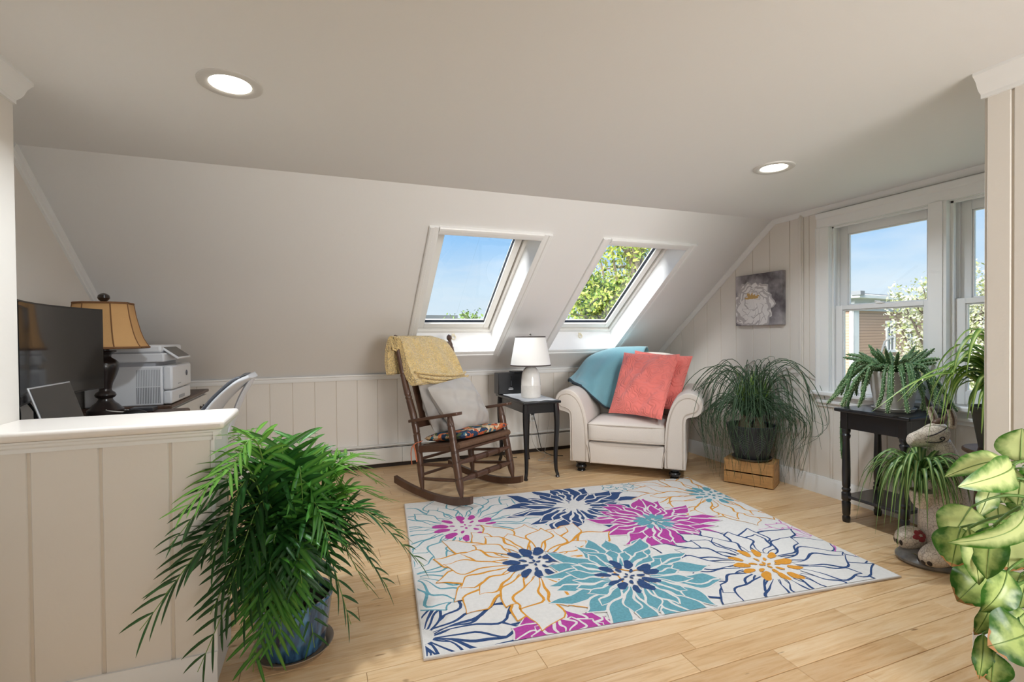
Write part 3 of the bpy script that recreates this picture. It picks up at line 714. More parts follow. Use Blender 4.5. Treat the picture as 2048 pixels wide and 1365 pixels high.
# floral seat cushion with ties
def floral():
    m = bpy.data.materials.new('floral_print'); m.use_nodes = True
    n, l = m.node_tree.nodes, m.node_tree.links; b = n['Principled BSDF']; b.inputs['Roughness'].default_value = .85
    tc = n.new('ShaderNodeTexCoord'); nz = n.new('ShaderNodeTexNoise'); nz.inputs['Scale'].default_value = 9; nz.inputs['Detail'].default_value = 2
    mx = n.new('ShaderNodeMix'); mx.data_type = 'RGBA'; mx.inputs['Factor'].default_value = .12; l.new(tc.outputs['Object'], nz.inputs[0])
    l.new(tc.outputs['Object'], mx.inputs['A']); l.new(nz.outputs['Color'], mx.inputs['B'])
    v = n.new('ShaderNodeTexVoronoi'); v.inputs['Scale'].default_value = 30; l.new(mx.outputs['Result'], v.inputs[0])
    sp = n.new('ShaderNodeSeparateColor'); l.new(v.outputs['Color'], sp.inputs[0])
    r = n.new('ShaderNodeValToRGB'); r.color_ramp.interpolation = 'CONSTANT'; l.new(sp.outputs[0], r.inputs[0]); e = r.color_ramp.elements
    e[0].position = 0; e[0].color = srgb(36, 66, 100); e[1].position = .24; e[1].color = srgb(222, 108, 62)
    for p, c in ((.42, srgb(240, 214, 178)), (.54, srgb(60, 120, 140)), (.66, srgb(230, 140, 90)), (.78, srgb(98, 112, 66)), (.88, srgb(232, 196, 150)), (.94, srgb(28, 52, 84))): q = e.new(p); q.color = c
    v2 = n.new('ShaderNodeTexVoronoi'); v2.inputs['Scale'].default_value = 70; l.new(mx.outputs['Result'], v2.inputs[0])
    r2 = n.new('ShaderNodeValToRGB'); l.new(v2.outputs['Distance'], r2.inputs[0]); r2.color_ramp.elements[0].position = .18; r2.color_ramp.elements[0].color = (1.15, 1.05, .9, 1); r2.color_ramp.elements[1].position = .62; r2.color_ramp.elements[1].color = (.62, .66, .72, 1)
    y = n.new('ShaderNodeMix'); y.data_type = 'RGBA'; y.blend_type = 'MULTIPLY'; y.inputs['Factor'].default_value = 1; l.new(r.outputs[0], y.inputs['A']); l.new(r2.outputs[0], y.inputs['B']); l.new(y.outputs['Result'], b.inputs['Base Color'])
    return m
M_FLOR = floral()
zc = lambda y: zs(y)+.050
sc_ = thing('seat_cushion', 'thin floral seat cushion in orange and navy print on the rocking chair seat', 'cushion', CH, math.atan2(.55, .835))
obj('pad', pillow(MB(), [(-.245, .45, zc(.45)), (.245, .45, zc(.45)), (.262, .075, zc(.075)), (-.262, .075, zc(.075))], .036, 30, .02, wr=.004, seed=3, pw=.24), M_FLOR, sc_, sharp=180)
for x, sgn in ((-.285, -1), (.268, 1)):
    for k in range(2):
        obj('tie', MB().tube(catmull([(x*.9, .455, .40), (x+sgn*.035, .47, .385), (x+sgn*(.045+.012*k), .45+.03*k, .34), (x+sgn*(.05+.02*k), .43+.03*k, .27-.02*k)], 9), .006, 6, sq=.4), mat('tie_cloth', srgb(196, 112, 78), .9), sc_)

def cushion(name, label, corners, thick, m, seed, group, frame=True, pinch=.07, wr=.0075, cat='pillow', rz=None, O=None, piping=None, n=34, pw=.42, rd=0):
    o = obj(name, pillow(MB(), corners, thick, n, pinch, wr=wr, seed=seed, pw=pw, rd=rd), m, sharp=180)
    if O is not None: o.location = O; o.rotation_euler = (0, 0, rz)
    return tag(o, label, cat, group)
RZC = math.atan2(.55, .835)
cushion('throw_pillow', 'pale grey linen pillow in front on the rocking chair', [(-.285, .395, .795), (.155, .385, .845), (.285, .255, .470), (-.150, .225, .455)], .105, M_GREY, 1, 'grey pillows on the rocking chair', rz=RZC, O=CH, pinch=.03, pw=.52, rd=.075, wr=.012)
cushion('throw_pillow', 'darker grey pillow tucked behind the pale one on the rocking chair', [(-.255, .505, .800), (.12, .50, .81), (.10, .36, .44), (-.235, .355, .45)], .075, M_GREY2, 2, 'grey pillows on the rocking chair', rz=RZC, O=CH, pinch=.03, pw=.52, rd=.075, wr=.014)

# yellow knitted blanket folded over the chair back
def knit(name, col):
    m = mat(name, col, .95, var=(40, .10), sheen=.4); n, l = m.node_tree.nodes, m.node_tree.links; b = n['Principled BSDF']
    tc = n.new('ShaderNodeTexCoord'); v = n.new('ShaderNodeTexVoronoi'); v.inputs['Scale'].default_value = 78; mp = n.new('ShaderNodeMapping'); mp.inputs['Scale'].default_value = (1, 1, 1.5)
    l.new(tc.outputs['Object'], mp.inputs[0]); l.new(mp.outputs[0], v.inputs[0]); bp = n.new('ShaderNodeBump'); bp.inputs['Strength'].default_value = 1; bp.inputs['Distance'].default_value = .012; bp.invert = True
    l.new(v.outputs['Distance'], bp.inputs['Height']); l.new(bp.outputs[0], b.inputs['Normal']); return m
M_YEL = knit('yellow_knit', srgb(240, 208, 142))
bl = MB()
# cross-section (y, z) of the folded stack: over the rail, layered folds at the front bottom
sec_out = [(.735, .865), (.752, .95), (.748, 1.05), (.725, 1.125), (.690, 1.152), (.640, 1.125), (.600, 1.05), (.560, .96), (.520, .885), (.490, .845), (.476, .815), (.492, .788), (.528, .784), (.556, .80), (.590, .86), (.628, .95), (.660, 1.04), (.688, 1.075), (.712, 1.03), (.716, .95), (.712, .875)]
SO = catmull([(0, a, b) for a, b in sec_out], 64)
Gx = []
for i, x in enumerate(np.linspace(0, 1, 26)):
    row = []
    for k, p in enumerate(SO):
        drop = min(1, max(0, (1.15-p[2])/.35)); front = p[1] < .66
        xl = -.285-.005*drop; xr = .185+.105*drop+.015*sin(drop*5)
        if not front: xl -= .05; xr -= .02
        xx = xl+(xr-xl)*x; edge = min(1, min(x, 1-x)*9); wv = .010*sin(8*x*2+p[2]*14)*drop+.006*sin(21*x+p[2]*9)
        cy_, cz_ = (.70+.5*(p[1]-.70), p[2]) if False else (p[1], p[2])
        sag = -.028*x*drop*(1 if front else 0)-.022*(x > .8)*(1-drop)*(x-.8)*5
        row.append((xx, cy_+wv*(1 if front else .4), cz_+sag+.012*sin(6*x+1)*(drop > .9)))
    Gx.append(row)
bl.grid(Gx)
for i in (0, -1):                                                   # close the side edges of the folded stack
    r_ = Gx[i]; n_ = len(r_); h = n_//2
    bl.add(r_, [(k, k+1, n_-2-k, n_-1-k) for k in range(h-1)])
blanket = thing('folded_blanket', 'yellow knitted blanket folded over the back of the rocking chair', 'blanket', CH, RZC)
obj('folds', bl, M_YEL, blanket, sharp=180)
for k, (z, y, r_) in enumerate(((.872, .497, .016), (.842, .480, .017), (.812, .478, .019))):
    pts = catmull([(-.27+.02*k, y+.010, z+.02), (-.12, y-.012, z-.004), (.05, y-.020, z-.022), (.20, y-.018, z-.026), (.285-.012*abs(k-1), y+.01, z-.014)], 22)
    obj('fold_edge', MB().tube(pts, [r_*(.55+.45*sin(pi*min(1, .12+.9*t))) for t in np.linspace(0, 1, 22)], 10, sq=.75), M_YEL, blanket, sharp=180)

# ================================================================== END TABLE, LAMP, BLACK BOX
tb = thing('end_table', 'small black end table with slim curved legs beside the cream armchair', 'table', (1.60, 3.885, 0), 0)
tx0, tx1, ty0, ty1 = -.165, .165, -.335, .335
obj('table_top', MB().box(tx0, tx1, ty0, ty1, .600, .622), M_BLACK, tb, bev=.007, seg=3)
obj('apron', MB().box(tx0+.03, tx1-.03, ty0+.03, ty0+.048, .525, .60).box(tx0+.03, tx1-.03, ty1-.048, ty1-.03, .525, .60).box(tx0+.03, tx0+.048, ty0+.03, ty1-.03, .525, .60).box(tx1-.048, tx1-.03, ty0+.03, ty1-.03, .525, .60), M_BLACK, tb)
for sx in (-1, 1):
    for sy in (-1, 1):
        cx_, cy_ = sx*(tx1-.034), sy*(ty1-.034); o_ = lambda d: (cx_+sx*d, cy_+sy*d)
        pts = [(*o_(0), .60), (*o_(.004), .52), (*o_(.006), .42), (*o_(.0), .28), (*o_(-.004), .14), (*o_(.0), .055), (*o_(.008), .022), (*o_(.006), 0)]
        obj('leg', MB().tube(catmull(pts, 24), list(np.interp(np.linspace(0, 1, 24), [0, .14, .3, .7, .9, .96, 1], [.024, .025, .022, .015, .013, .018, .015])), 8, up=(1, 0, 0)), M_BLACK, tb)
cl = MB(); cz = .6235                                                # pale runner cloth on the table top
G = [[(x, y, cz+(.0 if abs(x) < .165 else -.0)) for x in np.linspace(-.140, .140, 9)] for y in np.linspace(-.30, .30, 13)]
G = [[(x+.006*sin(y*30), y+.004*sin(x*40), z+.0012*sin(x*60+y*25)) for x, y, z in r_] for r_ in G]
co = obj('table_cloth', cl.grid(G), mat('pale_cloth', srgb(212, 214, 218), .5, bump=(90, .15), var=(14, .07)), solid=.002, loc=(1.60, 3.885, .001))
tag(co, 'pale grey-white cloth lying on the black end table top', 'cloth')
# lamp
M_CER = mat('glazed_ceramic', srgb(236, 233, 228), .18, coat=.4, var=(30, .03))
M_CER2 = mat('matte_ceramic', srgb(216, 212, 206), .45, var=(30, .03))
M_SHADE = mat('white_shade', srgb(238, 237, 234), .8, bump=(300, .15))
tl = thing('table_lamp', 'white ceramic table lamp with a white drum shade on the end table', 'lamp', (1.605, 3.80, .6245))
body = [(0, 0), (.074, 0), (.082, .006), (.083, .03), (.082, .105)]
obj('base', MB().lathe(body, seg=40), M_CER2, tl)
obj('body', MB().lathe([(.0822, .105), (.080, .15), (.074, .20), (.060, .235), (.044, .252), (.030, .262), (.028, .290), (.0, .290)], seg=40), M_CER, tl)
obj('neck', MB().lathe([(.014, .288), (.014, .312), (.020, .314), (.020, .355), (0, .356)], seg=16), M_CHROME, tl)
sh = MB().lathe([(.170, .270), (.126, .512), (.124, .512), (.167, .270), (.170, .270)], seg=56)
so = obj('lamp_shade', sh, M_SHADE, tl)
M_BAND = mat('shade_band', srgb(74, 66, 64), .7)
obj('shade_band', MB().lathe([(.1714, .268), (.1699, .278), (.1675, .278), (.166, .268), (.1714, .268)], seg=56), M_BAND, so)
obj('shade_band', MB().lathe([(.1282, .504), (.1270, .514), (.123, .514), (.1235, .504), (.1282, .504)], seg=56), M_BAND, so)
hp = MB(); hp.tube([(-.128, 0, .495), (.128, 0, .495)], .003, 6).tube([(0, -.128, .495), (0, .128, .495)], .003, 6).tube([(0, 0, .355), (0, 0, .517)], .004, 6)
obj('harp', hp, M_CHROME, tl); obj('finial', MB().lathe([(.004, .514), (.008, .518), (.006, .524), (.009, .530), (0, .538)], seg=12), M_CHROME, tl)
# black box at the back of the table
bb = thing('black_speaker', 'square black box with an upright slot and small white label behind the lamp', 'speaker', (1.545, 4.155, .6225))
obj('body', MB().box(-.125, .125, -.06, .06, 0, .190), mat('black_plastic', srgb(26, 26, 29), .35), bb, bev=.006)
obj('slot', MB().box(-.012, .004, -.062, -.058, .06, .165), M_SLOT, bb, bev=.002)
obj('slider', MB().box(-.008, .0, -.064, -.060, .075, .12), mat('dark_grey', srgb(60, 60, 64), .3), bb)
obj('label', MB().box(-.030, .014, -.0615, -.0595, .042, .050).box(-.022, .006, -.0615, -.0595, .058, .060), mat('white_print', srgb(225, 225, 225), .5), bb)
obj('lid', MB().box(.02, .13, -.064, .06, .190, .202), mat('black_plastic', (0, 0, 0, 1)), bb, bev=.004)
# cords below the table
M_CORD, M_CORDW = mat('black_cord', srgb(20, 20, 20), .5), mat('pale_cord', srgb(196, 192, 184), .5)
def cord(par, pts, r, m, n=40):
    return obj('power_cord', MB().tube(catmull(pts, n), r, 6), m, par, sharp=180, loc=-par.location)
c1 = cord(bb, [(1.50, 4.24, .63), (1.49, 4.265, .45), (1.50, 4.25, .25), (1.52, 4.28, .08), (1.56, 4.30, .006), (1.66, 4.28, .005)], .0035, M_CORD)
c2 = cord(bb, [(1.895, HB-.030, .376), (1.89, HB-.06, .36), (1.905, 4.34, .20), (1.93, 4.32, .06), (1.98, 4.25, .006), (2.08, 4.16, .005)], .0038, M_CORD)
c3 = cord(tl, [(1.66, 3.86, .628), (1.775, 3.95, .622), (1.80, 4.12, .54), (1.985, 4.26, .42), (1.985, 4.30, .22), (1.95, 4.28, .05), (1.90, 4.18, .005), (1.80, 4.10, .004), (1.92, 4.02, .004), (1.86, 3.95, .004)], .0022, M_CORDW)
c4 = cord(tl, [(1.895, HB-.030, .328), (1.87, 4.40, .30), (1.84, 4.34, .16), (1.88, 4.30, .05), (1.98, 4.22, .004), (1.90, 4.12, .004)], .0022, M_CORDW)
for c_, z, m in ((c2, .376, M_CORD), (c4, .328, M_CORDW)):
    obj('power_plug', MB().box(1.881, 1.909, HB-.034, HB-.0085, z-.012, z+.012), m, c_, bev=.004)

# ================================================================== ARMCHAIR
M_LIN = mat('cream_linen', srgb(222, 212, 202), .9, bump=(420, .35, .003), var=(260, .04), sheen=.3)
M_PIPE = mat('cream_piping', srgb(206, 194, 182), .9, bump=(420, .3, .003))
M_FOOT = mat('turned_black_wood', srgb(28, 25, 25), .25, coat=.3)
AO = V(2.247, 3.375, 0); AR = math.atan2(-.6715, .741)
ac = thing('armchair', 'cream linen armchair with rolled arms and black turned feet in the corner', 'armchair', AO, AR)
def arm_profile():
    P = [(-.300, .085), (-.300, .20), (-.305, .34), (-.318, .46), (-.345, .56), (-.385, .635), (-.43, .675), (-.475, .690), (-.525, .682), (-.566, .652), (-.588, .605), (-.583, .555), (-.552, .520), (-.512, .508), (-.478, .498), (-.462, .470), (-.458, .36), (-.458, .085)]
    return [(p[1], p[2]) for p in catmull([(0, a, b) for a, b in P], 60)]
AP = arm_profile()
for s in (-1, 1):
    D = .80; G = []; cxy = (-.40, .40)
    # body with softly rounded front edge
    for y, k in ((D, 1.0), (.03, 1.0), (.012, .995), (.003, .985), (0.0, .965)):
        G.append([(-s*0+s*(-1)*0+(-s)*(-1)*0+( s*( -( cxy[0]+(a-cxy[0])*k)) ), y, max(.085, cxy[1]+(z-cxy[1])*k)) for a, z in AP])
    am = MB().grid(G, close_u=True)
    am.add(G[-1], [tuple(range(len(AP)))]); am.add(G[0], [tuple(range(len(AP)-1, -1, -1))])
    a_o = obj('arm', am, M_LIN, ac, sharp=60)
    # front panel with piping
    ins = lambda k, dz=0: [(s*(-(cxy[0]+(a-cxy[0])*k)), z) for a, z in [(a, cxy[1]+(z-cxy[1])*k) for a, z in AP]]
    pn = [(-.322, .10), (-.322, .20), (-.328, .34), (-.340, .455), (-.366, .55), (-.402, .612), (-.44, .642), (-.475, .652), (-.515, .645), (-.543, .622), (-.553, .595), (-.548, .565), (-.528, .546), (-.500, .538), (-.462, .52), (-.442, .48), (-.438, .36), (-.438, .10)]
    pc = catmull([(s*-a, -.004, b) for a, b in pn], 60)
    obj('front_panel', MB().add(pc+[(p[0], .004, p[2]) for p in pc], [tuple(range(60))]+[(i, (i+1) % 60, 60+(i+1) % 60, 60+i) for i in range(60)]), M_LIN, a_o, sharp=60)
    obj('piping', MB().tube(pc, .0045, 6), M_PIPE, a_o, sharp=180)
# outside of frame, front rail
obj('frame', MB().box(-.44, .44, .05, .80, .085, .26), M_LIN, ac, bev=.01)
fr = MB(); fr.prism([(-.285, .085), (.285, .085), (.300, .26), (-.300, .26)], lambda p, q, t: V(p, t, q), -.004, .08)
obj('front_rail', fr, M_LIN, ac, bev=.01, seg=3)
for s in (-1, 1): obj('piping', MB().tube([(s*.283, -.006, .088), (s*.300, -.006, .20), (s*.325, -.006, .262)], .0045, 6), M_PIPE, ac)
# seat cushion: crowned box
def puff(x0, x1, y0, y1, z0, z1, r, crown=.02, n=5):
    mb = MB(); xs_ = np.linspace(-1, 1, 15); nx = 15; G = []
    hx, hy, hz = (x1-x0)/2, (y1-y0)/2, (z1-z0)/2; c = V((x0+x1)/2, (y0+y1)/2, (z0+z1)/2)
    bm_pts = []
    import bmesh
    bm = bmesh.new(); bmesh.ops.create_cube(bm, size=2)
    bmesh.ops.subdivide_edges(bm, edges=bm.edges[:], cuts=13, use_grid_fill=True)
    for v in bm.verts:
        p = V(*v.co)*V(hx, hy, hz); q = np.clip(p, -V(hx-r, hy-r, hz-r), V(hx-r, hy-r, hz-r)); d = p-q; L = np.linalg.norm(d)
        if L > 1e-6: p = q+d/L*r
        u, w = p[0]/hx, p[1]/hy
        p[2] += crown*np.sign(p[2])*(1-u*u)*(1-w*w)*(abs(p[2])/hz); p[1] += .012*np.sign(p[1])*(1-u*u)*(1-(p[2]/hz)**2)
        v.co = p+c
    bm.verts.index_update()
    mb.add([tuple(v.co) for v in bm.verts], [tuple(w.index for w in f.verts) for f in bm.faces]); bm.free(); return mb
obj('seat_cushion', puff(-.306, .306, -.022, .60, .268, .425, .030, .018), M_LIN, ac, sharp=180)
for z in (.408, .283):
    obj('cushion_piping', MB().tube(catmull([(-.300, .3, z), (-.300, .03, z), (-.286, -.012, z), (-.15, -.0285, z+.003), (0, -.031, z+.004), (.15, -.0285, z+.003), (.286, -.012, z), (.300, .03, z), (.300, .3, z)], 50), .0045, 6), M_PIPE, ac, sharp=180)
# back: thick, leaning, with a rolled arched top
bk = []
for x in np.linspace(-.455, .455, 25):
    u = x/.455; topz = .985-.055*abs(u)**3; e_ = max(0, abs(u)-.80)/.20; th = .11*(1-.55*e_**2)
    row = []
    for a in np.linspace(0, 1, 22):
        # front up, over the top, back down
        if a < .40: z = .40+(topz-.09-.40)*(a/.40); y = .575+.02*(z-.4)+.11-th-.012*sin(pi*(a/.4))
        elif a < .62: t = (a-.40)/.22*pi; z = topz-.09+.09*sin(t); y = .588+.11-th*cos(t)*.98
        else: z = topz-.09-(topz-.09-.10)*((a-.62)/.38); y = .588+.11+th*(.98+.0*z)
        row.append((x, y, z))
    bk.append(row)
bk_ = MB().grid(bk)
for i in (0, -1): bk_.add(bk[i], [tuple(range(22))])
obj('back', bk_, M_LIN, ac, sharp=70)
for x in (-.375, .375):
    for y in (.055, .74):
        obj('foot', MB().lathe([(.030, 0), (.036, .006), (.034, .014), (.028, .018), (.043, .030), (.046, .044), (.040, .056), (.030, .062), (.036, .068), (.048, .074), (.050, .088), (0, .088)], (x, y, 0), 20), M_FOOT, ac)

# teal throw over the left shoulder of the armchair
M_TEAL = mat('teal_fleece', srgb(120, 172, 184), .95, bump=(260, .4, .004), var=(6, .05), sheen=.5)
ctrl = [[(-.46, .83, .72), (-.36, .86, .80), (-.20, .87, .86), (-.02, .86, .88), (.10, .86, .88)],
        [(-.505, .76, .80), (-.43, .80, .92), (-.22, .81, .995), (-.02, .80, 1.012), (.10, .80, 1.012)],
        [(-.555, .64, .775), (-.455, .66, .915), (-.23, .655, 1.003), (-.03, .655, 1.018), (.09, .655, 1.016)],
        [(-.580, .50, .742), (-.475, .53, .795), (-.27, .535, .905), (-.06, .54, .93), (.08, .54, .93)],
        [(-.572, .40, .728), (-.47, .42, .735), (-.30, .44, .775), (-.10, .50, .78), (.06, .51, .77)],
        [(-.545, .35, .722), (-.43, .355, .708), (-.305, .37, .66), (-.14, .445, .62), (.03, .47, .60)],
        [(-.52, .315, .722), (-.405, .305, .672), (-.285, .32, .56), (-.18, .40, .48), (-.02, .43, .46)]]
S = surface(ctrl, 34, 30)
for i in range(34):
    for j in range(30):
        S[i, j] += V(0, -.010, .006)*sin(j*.75+i*.12)*min(1, max(0, (i-10)/10))
throw = thing('throw_blanket', 'teal fleece throw draped over the left shoulder of the armchair', 'blanket', AO, AR)
obj('cloth', MB().grid(S), M_TEAL, throw, sharp=180, solid=.010)
obj('edge_binding', MB().tube([tuple(p+V(0, -.004, -.004)) for p in S[-1][::1]]+[], .0075, 6), mat('dark_binding', srgb(52, 62, 70), .9), throw, sharp=180)
obj('corner_fold', MB().tube(catmull([tuple(S[24, 0]), (-.535, .30, .748), (-.50, .29, .722), tuple(S[33, 6])], 14), .011, 8), mat('dark_binding', (0, 0, 0, 1)), throw, sharp=180)

def quilt():
    m = mat('coral_quilt', srgb(244, 128, 118), .85, sheen=.3); n, l = m.node_tree.nodes, m.node_tree.links; b = n['Principled BSDF']
    tc = n.new('ShaderNodeTexCoord'); nz = n.new('ShaderNodeTexNoise'); nz.inputs['Scale'].default_value = 7.5; nz.inputs['Detail'].default_value = 1
    w = n.new('ShaderNodeMath'); w.operation = 'MULTIPLY'; w.inputs[1].default_value = 46; s = n.new('ShaderNodeMath'); s.operation = 'SINE'; a = n.new('ShaderNodeMath'); a.operation = 'ABSOLUTE'
    l.new(tc.outputs['Object'], nz.inputs[0]); l.new(nz.outputs['Fac'], w.inputs[0]); l.new(w.outputs[0], s.inputs[0]); l.new(s.outputs[0], a.inputs[0])
    bp = n.new('ShaderNodeBump'); bp.inputs['Strength'].default_value = .5; bp.inputs['Distance'].default_value = .011; l.new(a.outputs[0], bp.inputs['Height']); l.new(bp.outputs[0], b.inputs['Normal'])
    return m
M_COR = quilt()
cushion('throw_pillow', 'large coral quilted pillow in front on the armchair, touching the seat', [(-.075, .47, .985), (.405, .40, .975), (.285, -.020, .475), (-.185, .275, .462)], .070, M_COR, 4, 'coral pillows on the armchair', rz=AR, O=AO, pinch=.05, wr=.011)
cushion('throw_pillow', 'coral pillow half hidden behind the large coral one on the armchair', [(.01, .555, 1.0), (.505, .47, .955), (.40, .20, .52), (-.08, .45, .50)], .055, M_COR, 5, 'coral pillows on the armchair', rz=AR, O=AO, pinch=.05, wr=.011)

# ================================================================== CANVAS ON THE GABLE
cv_ = thing('canvas_picture', 'square canvas painting of a white peony on grey, hanging on the paneled gable', 'picture', (XG, 2.997, 1.418))
hw_, hh_ = .228, .208
def paint():
    m = mat('grey_paint', srgb(128, 122, 124), .8, bump=(120, .15)); n, l = m.node_tree.nodes, m.node_tree.links; b = n['Principled BSDF']
    tc = n.new('ShaderNodeTexCoord'); t = n.new('ShaderNodeTexNoise'); t.inputs['Scale'].default_value = 7; t.inputs['Detail'].default_value = 8; l.new(tc.outputs['Object'], t.inputs[0])
    r = n.new('ShaderNodeValToRGB'); r.color_ramp.elements[0].position = .34; r.color_ramp.elements[0].color = srgb(92, 86, 90); r.color_ramp.elements[1].position = .68; r.color_ramp.elements[1].color = srgb(186, 181, 184)
    l.new(t.outputs['Fac'], r.inputs[0]); l.new(r.outputs[0], b.inputs['Base Color']); return m
obj('canvas', MB().box(-.036, -.001, -hw_, hw_, -hh_, hh_), paint(), cv_, bev=.003)
fl_ = MB(); r4 = random.Random(4); lev = -.0365
def flat_petal(mb, c, ang, L, W, m, x):
    d = V(0, cos(ang), sin(ang)); s_ = V(0, -sin(ang), cos(ang)); pts = []
    for k in range(20):
        t = 2*pi*k/20; a = .5-.5*cos(t); w = sin(t)*(.35+.65*a)
        p = V(x, *c)+d*L*a*(1+.07*sin(5*t))+s_*W*.62*w*(1+.10*sin(4*t+ang*3)); p[1] = np.clip(p[1], -hw_+.003, hw_-.003); p[2] = np.clip(p[2], -hh_+.003, hh_-.003); pts.append(p)
    mb.add(pts, [tuple(range(19, -1, -1))], m)
for ring_, (n_, L, W, c) in enumerate(((15, .205, .130, (.050, -.055)), (13, .165, .115, (.05, -.045)), (10, .120, .095, (.05, -.03)), (8, .080, .07, (.05, -.01)))):
    for k in range(n_):
        a = 2*pi*(k+.5*ring_)/n_+r4.uniform(-.12, .12)
        lev -= 2.5e-5; flat_petal(fl_, c, a, L*r4.uniform(.9, 1.08), W*1.08, 1, lev)
        lev -= 2.5e-5; flat_petal(fl_, c, a, L*r4.uniform(.88, .97), W*.98, 0, lev)
for k in range(26):
    a = pi*(.02+.96*r4.random()); lev -= 2e-5; flat_petal(fl_, (.055+.03*r4.uniform(-1, 1), .012), a, r4.uniform(.025, .06), .016, 2, lev)
obj('peony', fl_, [mat('peony_white', srgb(232, 228, 226), .7, var=(16, .05)), mat('peony_line', srgb(186, 180, 180), .7), mat('peony_gold', srgb(196, 158, 96), .6)], cv_, sharp=180)

# ================================================================== PONYTAIL PALM ON A CRATE
M_CRATE = mat('crate_wood', srgb(198, 152, 98), .55, bump=(30, .2), var=(9, .14), stretch=(1, 1, 6))
CRO = V(3.045, 2.87, 0); CRR = math.atan2(-.292, .17)
cr = thing('wooden_crate', 'low pine crate holding the ponytail palm by the gable wall', 'crate', CRO, CRR)
hw2, hd2 = .170, .115
for i, z in enumerate((.008, .100)):
    obj('slat', MB().box(-hw2, hw2, -hd2, -hd2+.012, z, z+.082), M_CRATE, cr, bev=.002); obj('slat', MB().box(-hw2, hw2, hd2-.012, hd2, z, z+.082), M_CRATE, cr, bev=.002)
for s in (-1, 1):
    obj('end_panel', MB().box(s*(hw2-.006)-.009, s*(hw2-.006)+.009, -hd2+.0125, hd2-.0125, .004, .186), M_CRATE, cr, bev=.002)
obj('bottom', MB().box(-hw2+.02, hw2-.02, -hd2+.015, hd2-.015, .004, .014), M_CRATE, cr)
obj('top_board', MB().box(-hw2+.012, hw2-.012, -hd2+.014, hd2-.014, .172, .184), M_CRATE, cr)
pp = thing('ponytail_palm', 'ponytail palm with long thin arching leaves in a dark grey pot on the crate', 'plant', V(CRO[0]+.0, CRO[1], .185))
obj('saucer', MB().lathe([(0, 0), (.118, 0), (.140, .016), (.142, .018), (.136, .018), (.115, .006), (0, .006)], seg=40), mat('grey_saucer', srgb(92, 88, 84), .5), pp)
M_POT = mat('slate_pot', srgb(52, 55, 60), .6, bump=(70, .15))
pot_prof = [(0, .007), (.105, .007), (.118, .02), (.140, .10), (.158, .18), (.168, .225), (.172, .232), (.176, .262), (.172, .266), (.163, .262), (.158, .230), (0, .225)]
po = obj('pot', MB().lathe(pot_prof, seg=48), M_POT, pp, sharp=30)
for k in range(9):                                                  # raised feather leaves around the pot
    rel = MB(); a0_ = 2*pi*k/9
    rr_ = lambda z: np.interp(z, [.02, .10, .18, .225], [.119, .141, .159, .169])
    P_ = lambda a, z, o=.0025: ((rr_(z)+o)*cos(a), (rr_(z)+o)*sin(a), z)
    for j in range(13):
        z = .045+.013*j; wdt = .27*sin(pi*(j+1.5)/15)
        for s in (-1, 1): rel.tube([P_(a0_+.10*sin(z*9), z), P_(a0_+.10*sin(z*9)+s*wdt*.6, z+.010), P_(a0_+.10*sin(z*9)+s*wdt, z+.016)], .0016, 4)
    obj('relief', rel, mat('slate_relief', srgb(104, 106, 110), .6), po)['kind'] = 'stuff'
obj('soil', MB().lathe([(0, .236), (.10, .238), (.160, .232)], seg=24), mat('soil', srgb(52, 40, 32), .95, bump=(60, .8, .02)), pp)
M_PONY = mat('ponytail_leaf', srgb(66, 92, 62), .5, var=(7, .28), rand=.1)
M_PONYL = mat('ponytail_core', srgb(142, 178, 84), .5, var=(7, .2))
r6 = random.Random(21)
for (bx, by, hz) in ((-.045, .02, .30), (.040, -.035, .29)):
    obj('stem', MB().turned((bx, by, .225), (bx, by, hz+.06), [(0, .05), (.3, .045), (.6, .028), (1, .018)], 12), mat('palm_bark', srgb(122, 104, 84), .9, bump=(60, .6)), pp)
    core = MB()
    for k in range(44):
        a = r6.uniform(0, 2*pi); L = r6.uniform(.18, .36); o_ = r6.uniform(.02, .09)
        b0 = V(bx+.012*cos(a), by+.012*sin(a), hz+.03); t_ = b0+V(cos(a)*o_, sin(a)*o_, L)
        blade(core, bez(b0, b0+V(cos(a)*.01, sin(a)*.01, L*.6), t_, 6), [.012, .013, .011, .008, .005, .001], up=(cos(a+1), sin(a+1), .2))
    obj('leaf_core', core, M_PONYL, pp, sharp=180)
    for k in range(135):
        a = r6.uniform(0, 2*pi); low = k % 5 < 3
        up = r6.uniform(.02, .13) if low else r6.uniform(.14, .36)
        reach = r6.uniform(.17, .30) if low else r6.uniform(.18, .42)
        if k >= 120: low = False; up = r6.uniform(.30, .42); reach = r6.uniform(.40, .52)
        dx, dy = cos(a), sin(a); b0 = V(bx+.015*dx, by+.015*dy, hz+.02)
        end = V(dx, dy, 0)*reach*r6.uniform(.80, 1.05)+V(-dy, dx, 0)*r6.uniform(-.10, .10)
        drop = r6.uniform(.22, .58)
        zt = max(-.17+.10*r6.random(), hz+up-drop)
        ctl = [b0, b0+V(dx*reach*.16, dy*reach*.16, up*.62+.05), b0+V(dx*reach*.52, dy*reach*.52, up+.05), b0+V(dx*reach*.92, dy*reach*.92, up*.72), b0+V(dx*reach*1.10, dy*reach*1.10, up*.2-.06), V(b0[0]+end[0], b0[1]+end[1], zt)]
        pts = catmull(ctl, 22)
        lim = XG-.010-pp.location[0]
        pts = [V(min(p[0], lim-.004*(k % 3)), p[1], max(p[2], -.180)) for i, p in enumerate(pts)]
        m_ = MB(); m_.tube(pts, list(np.interp(np.linspace(0, 1, 22), [0, .1, .6, 1], [.0040, .0036, .0026, .0008])), 4, sq=.55)
        obj('leaf', m_, M_PONY, pp, sharp=180)

